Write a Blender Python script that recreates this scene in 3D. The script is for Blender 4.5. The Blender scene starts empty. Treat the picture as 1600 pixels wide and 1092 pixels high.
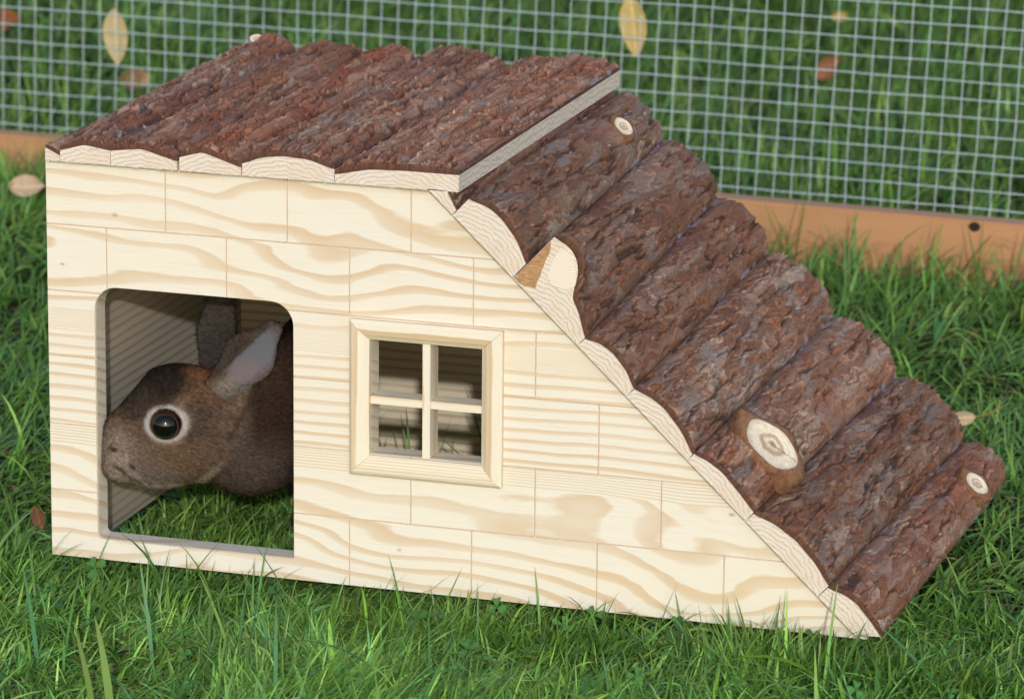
import bpy, bmesh, math, random
import numpy as np
from mathutils import Matrix, Vector

random.seed(7)
RNG = np.random.default_rng(11)
S = bpy.context.scene
COL = S.collection

# ------------------------------------------------------------------ camera
W = np.array([[0.953998, 0.299668, 0.009346],
              [0.083906, -0.236930, -0.967897],
              [-0.287834, 0.924155, -0.251174]])      # rows: image right, image down, forward
CAM = np.array([1.2228, -2.8249, 0.9487])
FPX = 7000.0                                           # focal length in photograph pixels (1600 wide)
cd = bpy.data.cameras.new('camera')
cam = bpy.data.objects.new('camera', cd)
COL.objects.link(cam)
cd.sensor_fit = 'HORIZONTAL'
cd.sensor_width = 36.0
cd.lens = FPX / 1600 * 36
cd.clip_start = 0.05
cd.clip_end = 500
cd.dof.use_dof = True
cd.dof.focus_distance = 3.10
cd.dof.aperture_fstop = 15.0
Rm = Matrix(((W[0][0], -W[1][0], -W[2][0]), (W[0][1], -W[1][1], -W[2][1]), (W[0][2], -W[1][2], -W[2][2])))
cam.matrix_world = Matrix.Translation(Vector(CAM)) @ Rm.to_4x4()
S.camera = cam

# ------------------------------------------------------------------ world, sun, exposure
SUN_FROM = Vector((0.318, -0.912, 0.330)).normalized()   # direction towards the light
wd = bpy.data.worlds.new('World')
S.world = wd
wd.use_nodes = True
wn = wd.node_tree
bg = wn.nodes['Background']
sky = wn.nodes.new('ShaderNodeTexSky')
sky.sky_type = 'NISHITA'
sky.sun_disc = False
sky.sun_elevation = math.asin(SUN_FROM.z)
sky.sun_rotation = math.atan2(SUN_FROM.x, SUN_FROM.y)
sky.air_density = 1.0
sky.dust_density = 1.0
sky.ozone_density = 1.0
wn.links.new(sky.outputs[0], bg.inputs[0])
bg.inputs[1].default_value = 0.15
sd = bpy.data.lights.new('sun', 'SUN')
sd.energy = 1.5
sd.angle = math.radians(1.2)
sd.color = (1.0, 0.975, 0.94)
sun = bpy.data.objects.new('sun', sd)
COL.objects.link(sun)
sun.location = (1.5, -4, 3)
sun.rotation_euler = SUN_FROM.to_track_quat('Z', 'Y').to_euler()
S.view_settings.view_transform = 'Standard'
S.view_settings.look = 'None'
S.view_settings.gamma = 1.0
S.view_settings.use_curve_mapping = False
S.view_settings.exposure = 0.27
S.render.engine = 'CYCLES'
S.cycles.max_bounces = 8
S.cycles.transparent_max_bounces = 8

# ------------------------------------------------------------------ helpers
def ray_at_Y(px, py, Y):
    r = W.T @ np.array([(px - 800) / FPX, (py - 546) / FPX, 1.0])
    return CAM + (Y - CAM[1]) / r[1] * r

def ray_at_Z(px, py, Z):
    r = W.T @ np.array([(px - 800) / FPX, (py - 546) / FPX, 1.0])
    return CAM + (Z - CAM[2]) / r[2] * r

def mesh_np(name, verts, faces, cols=None, smooth=True, extra=None):
    """verts (n,3); faces list of (m,k) integer arrays"""
    me = bpy.data.meshes.new(name)
    if isinstance(faces, np.ndarray):
        faces = [faces]
    faces = [f for f in faces if len(f)]
    verts = np.asarray(verts, dtype=np.float32)
    me.vertices.add(len(verts))
    me.vertices.foreach_set('co', verts.ravel())
    loops = np.concatenate([f.ravel() for f in faces]).astype(np.int32)
    tot = np.concatenate([np.full(len(f), f.shape[1]) for f in faces]).astype(np.int32)
    start = (np.cumsum(tot) - tot).astype(np.int32)
    me.loops.add(len(loops))
    me.loops.foreach_set('vertex_index', loops)
    me.polygons.add(len(tot))
    me.polygons.foreach_set('loop_start', start)
    me.polygons.foreach_set('loop_total', tot)
    me.polygons.foreach_set('use_smooth', np.full(len(tot), smooth))
    me.update(calc_edges=True)
    if cols is not None:
        a = me.color_attributes.new('Col', 'FLOAT_COLOR', 'POINT')
        c = np.ones((len(verts), 4), dtype=np.float32)
        c[:, :cols.shape[1]] = cols
        a.data.foreach_set('color', c.ravel())
    return me

def obj(name, data, mats=None, parent=None, mat4=None):
    o = bpy.data.objects.new(name, data)
    COL.objects.link(o)
    if mats is not None:
        if not isinstance(mats, (list, tuple)):
            mats = [mats]
        if data is not None and len(data.materials) == 0:
            for m in mats:
                data.materials.append(m)
    if mat4 is not None:
        o.matrix_world = mat4
    if parent is not None:
        o.parent = parent
    return o

def tag(o, label=None, cat=None, group=None, kind=None):
    if label: o['label'] = label
    if cat: o['category'] = cat
    if group: o['group'] = group
    if kind: o['kind'] = kind
    return o

def bm_mesh(name, bm, smooth=False):
    bmesh.ops.recalc_face_normals(bm, faces=bm.faces)
    me = bpy.data.meshes.new(name)
    bm.to_mesh(me)
    bm.free()
    for p in me.polygons:
        p.use_smooth = smooth
    return me

# gradient noise -----------------------------------------------------
_P = RNG.permutation(1024)
_ANG = RNG.random(1024) * 2 * np.pi
_GX, _GY = np.cos(_ANG), np.sin(_ANG)

def pn(x, y, seed=0):
    xi = np.floor(x).astype(np.int64); yi = np.floor(y).astype(np.int64)
    xf = x - xi; yf = y - yi
    u = xf * xf * xf * (xf * (xf * 6 - 15) + 10); v = yf * yf * yf * (yf * (yf * 6 - 15) + 10)
    def g(ix, iy, dx, dy):
        h = _P[(_P[(ix + seed * 37) & 1023] + iy) & 1023]
        return _GX[h] * dx + _GY[h] * dy
    a = g(xi, yi, xf, yf); b = g(xi + 1, yi, xf - 1, yf)
    c = g(xi, yi + 1, xf, yf - 1); d = g(xi + 1, yi + 1, xf - 1, yf - 1)
    return ((a + (b - a) * u) * (1 - v) + (c + (d - c) * u) * v) * 1.5

def fbm(x, y, seed=0, oct=4, gain=.5):
    r = 0; a = 1
    for i in range(oct):
        r = r + a * pn(x * 2 ** i + 17.3 * i, y * 2 ** i - 9.1 * i, seed + i)
        a *= gain
    return r

def sstep(a, b, x):
    t = np.clip((x - a) / (b - a), 0, 1)
    return t * t * (3 - 2 * t)

# ------------------------------------------------------------------ node helpers
class NT:
    def __init__(self, name):
        self.m = bpy.data.materials.new(name)
        self.m.use_nodes = True
        self.t = self.m.node_tree
        self.p = self.t.nodes['Principled BSDF']
        self.out = self.t.nodes['Material Output']
    def n(self, ty, **kw):
        nd = self.t.nodes.new(ty)
        for k, v in kw.items():
            setattr(nd, k, v)
        return nd
    def l(self, a, b):
        self.t.links.new(a, b)
    def setin(self, sock, v):
        if isinstance(v, bpy.types.NodeSocket):
            self.l(v, sock)
        else:
            sock.default_value = v
    def math(self, op, a, b=None, c=None, clamp=False):
        nd = self.n('ShaderNodeMath', operation=op, use_clamp=clamp)
        self.setin(nd.inputs[0], a)
        if b is not None: self.setin(nd.inputs[1], b)
        if c is not None: self.setin(nd.inputs[2], c)
        return nd.outputs[0]
    def vec(self, op, a, b):
        nd = self.n('ShaderNodeVectorMath', operation=op)
        self.setin(nd.inputs[0], a); self.setin(nd.inputs[1], b)
        return nd.outputs[0]
    def noise(self, vec, scale=1, detail=3, rough=.5, dist=0):
        nd = self.n('ShaderNodeTexNoise')
        self.setin(nd.inputs['Vector'], vec)
        nd.inputs['Scale'].default_value = scale
        nd.inputs['Detail'].default_value = detail
        nd.inputs['Roughness'].default_value = rough
        nd.inputs['Distortion'].default_value = dist
        return nd.outputs[0]
    def coords(self):
        return self.n('ShaderNodeTexCoord').outputs['Object']
    def sep(self, v):
        nd = self.n('ShaderNodeSeparateXYZ'); self.setin(nd.inputs[0], v); return nd.outputs
    def ramp(self, f, stops):
        nd = self.n('ShaderNodeValToRGB')
        el = nd.color_ramp.elements
        while len(el) < len(stops): el.new(0.5)
        for e, (p, c) in zip(el, stops):
            e.position = p
            e.color = (c[0], c[1], c[2], 1) if not isinstance(c, (int, float)) else (c, c, c, 1)
        self.setin(nd.inputs[0], f)
        return nd.outputs[0]
    def mix(self, f, a, b, mode='MIX'):
        nd = self.n('ShaderNodeMix', data_type='RGBA', blend_type=mode)
        self.setin(nd.inputs['Factor'], f)
        for s, v in ((nd.inputs[6], a), (nd.inputs[7], b)):
            if isinstance(v, tuple): v = (*v[:3], 1)
            self.setin(s, v)
        return nd.outputs[2]
    def bump(self, h, strength=.3, dist=.001, normal=None):
        nd = self.n('ShaderNodeBump')
        nd.inputs['Strength'].default_value = strength
        nd.inputs['Distance'].default_value = dist
        self.setin(nd.inputs['Height'], h)
        if normal is not None: self.l(normal, nd.inputs['Normal'])
        return nd.outputs[0]

# ------------------------------------------------------------------ materials
def pine_panel(name, light=(.775, .73, .64), dark=(.65, .50, .34), seed=0.0, amp=1.0, axis='X', gain=1.0, dense=False):
    """glued pine board, grain running along X; growth rings cut as sweeping bands"""
    N = NT(name)
    co = N.vec('ADD', N.coords(), (seed * 1.7, 0, 0))
    x, y, z = N.sep(co)
    if axis == 'Z':
        x, z = z, x
    if axis == 'Y':
        x, y = y, x
    def cv(a, b, c):
        nd = N.n('ShaderNodeCombineXYZ'); N.setin(nd.inputs[0], a); N.setin(nd.inputs[1], b); N.setin(nd.inputs[2], c); return nd.outputs[0]
    m = N.math
    # three glued strips: 0-.088 swirling, .088-.178 dense and straight, above swirling
    mid = m('MULTIPLY', N.math('MULTIPLY', m('SUBTRACT', z, .083), 60, clamp=True), N.math('MULTIPLY', m('SUBTRACT', .183, z), 60, clamp=True), clamp=True)
    if dense: mid = m('ADD', m('MULTIPLY', mid, 0.0), 1.25)
    low = N.noise(cv(m('MULTIPLY', x, 3.4), m('MULTIPLY', y, 6), m('MULTIPLY', z, 11)), 1, 2.5, .45, .4)
    low = m('SUBTRACT', low, .5)
    sw = m('MULTIPLY', low, m('ADD', m('MULTIPLY', mid, -7.6 * amp), 9.6 * amp))
    freq = m('ADD', m('MULTIPLY', mid, 68), 60)
    zz = m('ADD', m('MULTIPLY', z, freq), m('MULTIPLY', y, 45))
    wob = m('MULTIPLY', m('SUBTRACT', N.noise(cv(m('MULTIPLY', x, 22), m('MULTIPLY', y, 60), m('MULTIPLY', z, 110)), 1, 3), .5), .35)
    G = m('ADD', m('ADD', zz, sw), wob)
    fr = m('FRACT', G)
    band = N.ramp(fr, [(0, .35), (.025, 0.0), (.58, .03), (.68, .62), (.95, 1.0), (1.0, .4)])
    vary = N.noise(cv(m('MULTIPLY', x, 4), m('MULTIPLY', y, 6), m('MULTIPLY', z, 25)), 1, 2)
    band = m('MULTIPLY', band, m('ADD', m('MULTIPLY', vary, 1.7), .10), clamp=True)
    fib = N.noise(cv(m('MULTIPLY', x, 25), m('MULTIPLY', y, 700), m('MULTIPLY', z, 900)), 1, 2)
    fib2 = N.noise(cv(m('MULTIPLY', x, 90), m('MULTIPLY', y, 300), m('MULTIPLY', z, 300)), 1, 3)
    col = N.mix(band, light, dark)
    col = N.mix(m('MULTIPLY', m('SUBTRACT', fib, .5), .9, clamp=True), col, (.62, .47, .30))
    big = N.noise(cv(m('MULTIPLY', x, 3), y, m('MULTIPLY', z, 14)), 1, 2)
    col = N.mix(m('MULTIPLY', m('SUBTRACT', big, .45), .7, clamp=True), col, (.80, .68, .46))
    for kx, kz, kr in ((.052, .2525, .0035), (.500, .0790, .0030), (.372, .2160, .0050), (.012, .2140, .0022), (.262, .030, .0028)):
        dx = m('SUBTRACT', x, kx + seed * 1.7); dz = m('MULTIPLY', m('SUBTRACT', z, kz), 1.6)
        dd = m('ADD', m('SQRT', m('ADD', m('MULTIPLY', dx, dx), m('MULTIPLY', dz, dz))), m('MULTIPLY', m('SUBTRACT', fib2, .5), .003))
        col = N.mix(m('MULTIPLY', m('SUBTRACT', 1.0, m('DIVIDE', dd, kr)), .9, clamp=True), col, (.45, .28, .17))
    N.l(col, N.p.inputs['Base Color'])
    N.p.inputs['Roughness'].default_value = .62
    N.p.inputs['Specular IOR Level'].default_value = .25
    h = m('ADD', m('MULTIPLY', fib, .6), m('ADD', m('MULTIPLY', band, .5), m('MULTIPLY', fib2, .4)))
    N.l(N.bump(h, .22, .0004), N.p.inputs['Normal'])
    return N.m

def log_wood(name, seed=0.0):
    """pinkish white sawn log with rings about the pith below the slab"""
    N = NT(name); m = N.math
    co = N.coords()
    x, y, z = N.sep(co)
    info = N.n('ShaderNodeObjectInfo')
    rnd = info.outputs['Random']
    wx = m('MULTIPLY', m('SUBTRACT', N.noise(co, 55, 3), .5), .006)
    xs = m('ADD', m('ADD', x, wx), m('MULTIPLY', m('SUBTRACT', rnd, .5), .02))
    zs = m('ADD', m('ADD', z, wx), m('ADD', .022, m('MULTIPLY', rnd, .02)))
    r = m('SQRT', m('ADD', m('MULTIPLY', xs, m('MULTIPLY', xs, .75)), m('MULTIPLY', zs, zs)))
    G = m('ADD', m('MULTIPLY', r, 330), m('MULTIPLY', N.noise(co, 130, 3), 1.8))
    fr = m('FRACT', G)
    band = N.ramp(fr, [(0, .2), (.1, 0), (.5, .1), (.85, .9), (1, .2)])
    spk = N.noise(co, 1500, 2, .6)
    spk2 = N.noise(co, 420, 3, .6)
    col = N.mix(m('MULTIPLY', band, m('ADD', spk2, .25), clamp=True), (.75, .665, .575), (.46, .335, .25))
    col = N.mix(m('MULTIPLY', m('SUBTRACT', spk, .52), 5, clamp=True), col, (.82, .77, .70))
    col = N.mix(m('MULTIPLY', m('SUBTRACT', N.noise(co, 60, 3), .5), 1.6, clamp=True), col, (.66, .50, .38))
    N.l(col, N.p.inputs['Base Color'])
    N.p.inputs['Roughness'].default_value = .8
    N.p.inputs['Specular IOR Level'].default_value = .15
    N.l(N.bump(m('ADD', m('MULTIPLY', spk, 1.0), m('MULTIPLY', band, .5)), .45, .0006), N.p.inputs['Normal'])
    return N.m

def bark_material():
    N = NT('pine_bark'); m = N.math
    co = N.coords()
    at = N.n('ShaderNodeVertexColor', layer_name='Col')
    st = N.n('ShaderNodeMapping'); N.l(co, st.inputs[0]); st.inputs['Scale'].default_value = (1, .28, 1)
    n1 = N.noise(st.outputs[0], 900, 4, .65)
    n2 = N.noise(st.outputs[0], 150, 5, .6, .8)
    st2 = N.n('ShaderNodeMapping'); N.l(co, st2.inputs[0]); st2.inputs['Scale'].default_value = (1, .07, 1)
    n3 = N.noise(st2.outputs[0], 1100, 3, .6)
    col = N.mix(m('MULTIPLY', m('SUBTRACT', n1, .42), 1.2, clamp=True), at.outputs[0], N.mix(1.0, at.outputs[0], (1.55, 1.45, 1.4), 'MULTIPLY'))
    col = N.mix(m('MULTIPLY', m('SUBTRACT', .42, n2), 1.8, clamp=True), col, N.mix(1.0, at.outputs[0], (.50, .42, .40), 'MULTIPLY'))
    col = N.mix(m('MULTIPLY', m('SUBTRACT', .5, n3), 2.2, clamp=True), col, N.mix(1.0, at.outputs[0], (.55, .46, .42), 'MULTIPLY'))
    N.l(col, N.p.inputs['Base Color'])
    N.l(N.ramp(n2, [(.3, .52), (.7, .78)]), N.p.inputs['Roughness'])
    N.p.inputs['Specular IOR Level'].default_value = .4
    N.l(N.bump(m('ADD', m('ADD', m('MULTIPLY', n1, .5), n2), m('MULTIPLY', n3, .8)), .5, .0006), N.p.inputs['Normal'])
    return N.m

def plain(name, col, rough=.6, spec=.3, nscale=200, namt=.3, bump=.2, bdist=.0005, stretch=(1, 1, 1)):
    N = NT(name); m = N.math
    mp = N.n('ShaderNodeMapping'); N.l(N.coords(), mp.inputs[0]); mp.inputs['Scale'].default_value = stretch
    n1 = N.noise(mp.outputs[0], nscale, 4, .6)
    c2 = tuple(c * (1 - namt) for c in col)
    N.l(N.mix(n1, tuple(min(1, c * (1 + namt * .6)) for c in col), c2), N.p.inputs['Base Color'])
    N.p.inputs['Roughness'].default_value = rough
    N.p.inputs['Specular IOR Level'].default_value = spec
    if bump: N.l(N.bump(n1, bump, bdist), N.p.inputs['Normal'])
    return N.m

def leafy(name, rough=.45, trans=.35, spec=.4):
    """vertex coloured thin leaf: reflects and lets light through"""
    N = NT(name)
    at = N.n('ShaderNodeVertexColor', layer_name='Col')
    N.l(at.outputs[0], N.p.inputs['Base Color'])
    N.p.inputs['Roughness'].default_value = rough
    N.p.inputs['Specular IOR Level'].default_value = spec
    tr = N.n('ShaderNodeBsdfTranslucent')
    N.l(N.mix(1.0, at.outputs[0], (1.15, 1.2, .8), 'MULTIPLY'), tr.inputs[0])
    ms = N.n('ShaderNodeMixShader'); ms.inputs[0].default_value = trans
    N.l(N.p.outputs[0], ms.inputs[1]); N.l(tr.outputs[0], ms.inputs[2])
    N.l(ms.outputs[0], N.out.inputs[0])
    return N.m

M_PANEL = pine_panel('pine_panel')
M_GROOVE = plain('sawn_groove_wood', (.84, .70, .55), .8, .1, 900, .35, .3)
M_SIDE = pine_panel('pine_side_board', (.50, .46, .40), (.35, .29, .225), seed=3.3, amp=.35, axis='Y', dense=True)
M_REAR = pine_panel('pine_rear_board', (.76, .68, .52), (.54, .38, .24), seed=5.1, amp=.5, dense=True)
M_STRIPX = pine_panel('pine_strip_lying', (.775, .715, .59), (.65, .49, .31), seed=9.2, amp=.10)
M_STRIPZ = pine_panel('pine_strip_upright', (.775, .715, .59), (.65, .49, .31), seed=7.7, amp=.10, axis='Z')
M_LOG = log_wood('sawn_log_wood')
M_BARK = bark_material()
M_GRASS = leafy('grass_blade', .42, .30, .4)
M_CLOVER = leafy('clover_leaf', .5, .25, .35)
M_DRYLEAF = leafy('dry_leaf', .7, .2, .15)

# ------------------------------------------------------------------ the setting: ground
GZ = -0.030
def ground_h(x, y):
    near = 1 - sstep(.1, .5, np.hypot((x - .3) / 1.4, y - .15))
    return GZ + (.010 * fbm(x * 1.3 + 3, y * 1.3, 50, 3) + .004 * fbm(x * 9, y * 9, 55, 2)) * (1 - .7 * near) + .016 * sstep(.75, 1.05, y) + .010 * sstep(.2, -.6, x) * sstep(.6, 1.0, y)

def grid_mesh(name, xs, ys, fn):
    X, Y = np.meshgrid(xs, ys)
    V = np.stack([X, Y, fn(X, Y)], -1).reshape(-1, 3)
    nx = len(xs); ny = len(ys)
    i = (np.arange(ny - 1)[:, None] * nx + np.arange(nx - 1)[None]).ravel()
    return mesh_np(name, V, np.stack([i, i + 1, i + 1 + nx, i + nx], 1))

def span(c, near, far, n, m_):
    a = np.linspace(c - near, c + near, n)
    b = np.geomspace(near, far, m_)[1:]
    return np.concatenate([c - b[::-1], a, c + b])

N_ = NT('lawn_soil')
co_ = N_.coords()
c_ = N_.ramp(N_.noise(co_, 45, 6, .7), [(.30, (.020, .026, .008)), (.5, (.035, .055, .014)), (.70, (.085, .080, .032))])
c2_ = N_.ramp(N_.noise(co_, 6, 5, .6), [(.35, (.045, .10, .02)), (.65, (.075, .14, .03))])
geo_ = N_.n('ShaderNodeNewGeometry')
dist_ = N_.n('ShaderNodeVectorMath', operation='LENGTH'); N_.l(geo_.outputs['Position'], dist_.inputs[0])
N_.l(N_.mix(N_.math('MULTIPLY', N_.math('SUBTRACT', dist_.outputs['Value'], 3.5), .5, clamp=True), c_, c2_), N_.p.inputs['Base Color'])
N_.p.inputs['Roughness'].default_value = .95
N_.p.inputs['Specular IOR Level'].default_value = .1
N_.l(N_.bump(N_.noise(co_, 160, 5, .7), .9, .008), N_.p.inputs['Normal'])
g = obj('ground', grid_mesh('ground', span(0, 2.2, 60, 130, 22), span(.8, 2.2, 60, 130, 22), ground_h), N_.m)
tag(g, 'lawn soil under the grass', kind='structure')

# ------------------------------------------------------------------ the rabbit house
OV = 0.010
DEP = 0.3915
house = bpy.data.objects.new('rabbit_house', None)
COL.objects.link(house)
house.empty_display_size = .1
tag(house, 'small pale pine rabbit house with bark covered roof and sloping bark ramp on the lawn', 'rabbit house')

def prism(name, loop, y0, y1, chamfer=0.0, cut=.0018, mats=None, parent=house, holes=()):
    """outline in (X,Z) extruded from y0 (front) to y1; front edge chamfered as a groove side"""
    bm = bmesh.new()
    edges = []
    for lp in (loop, *holes):
        vs = [bm.verts.new((x, y0 if not chamfer else y0 + cut, z)) for x, z in lp]
        for i in range(len(vs)):
            edges.append(bm.edges.new((vs[i], vs[(i + 1) % len(vs)])))
    if holes:
        bmesh.ops.triangle_fill(bm, use_beauty=True, edges=edges)
    else:
        bm.faces.new(list(bm.verts))
    front = list(bm.faces)
    bmesh.ops.recalc_face_normals(bm, faces=front)
    if front[0].normal.y > 0:
        bmesh.ops.reverse_faces(bm, faces=front)
    r = bmesh.ops.extrude_face_region(bm, geom=front, use_keep_orig=True)
    for v in [e for e in r['geom'] if isinstance(e, bmesh.types.BMVert)]:
        v.co.y = y1
    if chamfer:
        r = bmesh.ops.inset_region(bm, faces=front, thickness=chamfer, use_even_offset=True, use_boundary=True)
        for f in r['faces']:
            f.material_index = 1
        for v in {v for f in front for v in f.verts}:
            v.co.y = y0
    me = bm_mesh(name, bm)
    return obj(name, me, mats, parent)

def arc(cx, cz, r, a0, a1, n=7):
    return [(cx + r * math.cos(math.radians(a0 + (a1 - a0) * i / (n - 1))), cz + r * math.sin(math.radians(a0 + (a1 - a0) * i / (n - 1)))) for i in range(n)]

Zg = [0.0, .0493, .0979, .1476, .1949, .2427, .2895]
DX0, DX1, DZ0, DZ1 = .0362, .1838, .0158, .1998
WX0, WX1, WZ0, WZ1 = .2407, .3227, .0979, .1803
def rx(z):                                      # ramp line on the front wall
    return .2848 + (.2905 - z) / .9337
RD = .0165
tl = lambda a0, a1: arc(DX0 + RD, DZ1 - RD, RD, a0, a1)
tr = lambda a0, a1: arc(DX1 - RD, DZ1 - RD, RD, a0, a1)
door_hole = [(DX0 + .003, DZ0), (DX0 + .0009, DZ0 + .0009), (DX0, DZ0 + .003)] + tl(180, 90) + tr(90, 0) + [(DX1, DZ0)]
outline = [(0, 0), (0, Zg[6]), (rx(Zg[6]), Zg[6]), (rx(0), 0)]
prism('wall_board', outline, .003, .018, mats=M_PANEL, holes=(door_hole, [(WX0, WZ0), (WX0, WZ1), (WX1, WZ1), (WX1, WZ0)]))

def cuts(z):                                    # where the door arcs meet the groove at height z
    dz = z - (DZ1 - RD)
    dx = math.sqrt(max(RD * RD - dz * dz, 0)) if dz > 0 else RD
    return DX0 + RD - dx, DX1 - RD + dx
gl, gr = cuts(Zg[4])
aL = math.degrees(math.asin((Zg[4] - (DZ1 - RD)) / RD))
blocks = []
def rect(x0, x1, z0, z1): return [(x0, z0), (x0, z1), (x1, z1), (x1, z0)]
# top course
xs = [0, .09, .18, .27]
for a, b in zip(xs, xs[1:]): blocks.append(rect(a, b, Zg[5], Zg[6]))
blocks.append([(.27, Zg[5]), (.27, Zg[6]), (rx(Zg[6]), Zg[6]), (rx(Zg[5]), Zg[5])])
# second course, cut by the top of the door
blocks.append([(0, Zg[4]), (0, Zg[5]), (.0455, Zg[5])] + [p for p in tl(180 - aL, 90) if p[0] < .0455][::-1][:0] + [(.0455, DZ1 - RD + math.sqrt(RD ** 2 - (.0455 - DX0 - RD) ** 2))] + list(reversed([p for p in arc(DX0 + RD, DZ1 - RD, RD, 180 - aL, 100, 6) if p[0] < .0450])))
blocks.append([(.0455, Zg[5]), (.135, Zg[5]), (.135, DZ1)] + [(DX0 + RD, DZ1)] + [p for p in arc(DX0 + RD, DZ1 - RD, RD, 98, 118, 4) if p[0] > .0458] + [(.0455, DZ1 - RD + math.sqrt(RD ** 2 - (.0455 - DX0 - RD) ** 2))])
blocks.append([(.135, DZ1), (.135, Zg[5]), (.2255, Zg[5]), (.2255, Zg[4])] + arc(DX1 - RD, DZ1 - RD, RD, aL, 90, 6))
blocks.append(rect(.2255, .315, Zg[4], Zg[5]))
blocks.append([(.315, Zg[4]), (.315, Zg[5]), (rx(Zg[5]), Zg[5]), (rx(Zg[4]), Zg[4])])
# third course
blocks.append([(0, Zg[3]), (0, Zg[4])] + arc(DX0 + RD, DZ1 - RD, RD, 180 - aL, 180, 5) + [(DX0, Zg[3])])
blocks.append([(DX1, Zg[3])] + arc(DX1 - RD, DZ1 - RD, RD, 0, aL, 5) + [(.36, Zg[4]), (.36, Zg[3]), (WX1, Zg[3]), (WX1, WZ1), (WX0, WZ1), (WX0, Zg[3])])
blocks.append([(.36, Zg[3]), (.36, Zg[4]), (rx(Zg[4]), Zg[4]), (rx(Zg[3]), Zg[3])])
# fourth course
blocks.append(rect(0, DX0, Zg[2], Zg[3]))
blocks.append(rect(DX1, WX0, Zg[2], Zg[3]))
blocks.append(rect(WX1, .4055, Zg[2], Zg[3]))
blocks.append([(.4055, Zg[2]), (.4055, Zg[3]), (rx(Zg[3]), Zg[3]), (rx(Zg[2]), Zg[2])])
# fifth
blocks.append(rect(0, DX0, Zg[1], Zg[2]))
xs = [DX1, .2705, .3605, .4505]
for a, b in zip(xs, xs[1:]): blocks.append(rect(a, b, Zg[1], Zg[2]))
blocks.append([(.4505, Zg[1]), (.4505, Zg[2]), (rx(Zg[2]), Zg[2]), (rx(Zg[1]), Zg[1])])
# bottom course with the door sill
blocks.append([(0, 0), (0, Zg[1]), (DX0, Zg[1]), (DX0, DZ0 + .003), (DX0 + .0009, DZ0 + .0009), (DX0 + .003, DZ0), (DX1, DZ0), (DX1, Zg[1]), (.2255, Zg[1]), (.2255, 0)])
xs = [.2255, .315, .4055, .4955]
for a, b in zip(xs, xs[1:]): blocks.append(rect(a, b, 0, Zg[1]))
blocks.append([(.4955, 0), (.4955, Zg[1]), (rx(Zg[1]), Zg[1]), (rx(0), 0)])
for b in blocks:
    prism('wall_block', b, 0.0, .0029, chamfer=.00050, cut=.0016, mats=[M_PANEL, M_GROOVE])

# side and rear walls
prism('rear_wall', outline, .335, .353, mats=M_REAR)
bm = bmesh.new()
bmesh.ops.create_cube(bm, size=1)
for v in bm.verts:
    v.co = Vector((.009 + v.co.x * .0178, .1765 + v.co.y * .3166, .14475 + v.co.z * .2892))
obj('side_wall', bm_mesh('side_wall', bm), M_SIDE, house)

# window frame: four mitred strips and the cross
OX0, OX1, OZ0, OZ1 = .2268, .3375, .0828, .1938
IX0, IX1, IZ0, IZ1 = WX0 + .0002, WX1 - .0002, .0972, .1800
prof = [(0, 0.0), (0, .0040), (.0022, .0060), (.45, .0064), (.72, .0055), (1.0, .0026), (1.0, 0.0)]
def strip(corner_o, corner_i, mat):
    bm = bmesh.new(); rings = []
    for (ox, oz), (ix, iz) in zip(corner_o, corner_i):
        ring = []
        for k, (t, h) in enumerate(prof):
            tt = t if t in (0, 1.0) or t > .01 else t / .014
            ring.append(bm.verts.new((ox + (ix - ox) * tt, -h - .0001, oz + (iz - oz) * tt)))
        rings.append(ring)
    a, b = rings
    for k in range(len(a) - 1):
        bm.faces.new((a[k], a[k + 1], b[k + 1], b[k]))
    bm.faces.new((a[-1], a[0], b[0], b[-1])); bm.faces.new(a); bm.faces.new(b[::-1])
    obj('frame_strip', bm_mesh('frame_strip', bm), mat, house)
g_ = .00012
strip(((OX0 + g_, OZ1), (OX1 - g_, OZ1)), ((IX0 + g_, IZ1), (IX1 - g_, IZ1)), M_STRIPX)
strip(((OX0 + g_, OZ0), (OX1 - g_, OZ0)), ((IX0 + g_, IZ0), (IX1 - g_, IZ0)), M_STRIPX)
strip(((OX0, OZ0 + g_), (OX0, OZ1 - g_)), ((IX0, IZ0 + g_), (IX0, IZ1 - g_)), M_STRIPZ)
strip(((OX1, OZ0 + g_), (OX1, OZ1 - g_)), ((IX1, IZ0 + g_), (IX1, IZ1 - g_)), M_STRIPZ)
def box(name, a, b, mat, parent, bev=.0003):
    bm = bmesh.new(); bmesh.ops.create_cube(bm, size=1)
    for v in bm.verts:
        v.co = Vector([(a[i] + b[i]) / 2 + v.co[i] * (b[i] - a[i]) for i in range(3)])
    if bev: bmesh.ops.bevel(bm, geom=list(bm.edges), offset=bev, segments=2, affect='EDGES')
    return obj(name, bm_mesh(name, bm), mat, parent)
box('muntin', (.2790, -.0012, .0981), (.2846, .0165, .1801), M_STRIPZ, house)
box('muntin', (.2409, -.0004, .1336), (.2789, .0160, .1392), M_STRIPX, house)
box('muntin', (.2847, -.0004, .1336), (.3225, .0160, .1392), M_STRIPX, house)

# ------------------------------------------------------------------ bark covered log slabs
PAL = np.array([[.040, .018, .011],    # deep, dark
                [.250, .098, .046],    # fresh red brown
                [.205, .092, .052],
                [.280, .150, .098],    # warm brown
                [.350, .245, .190],    # worn grey brown
                [.235, .140, .098]])

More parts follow.
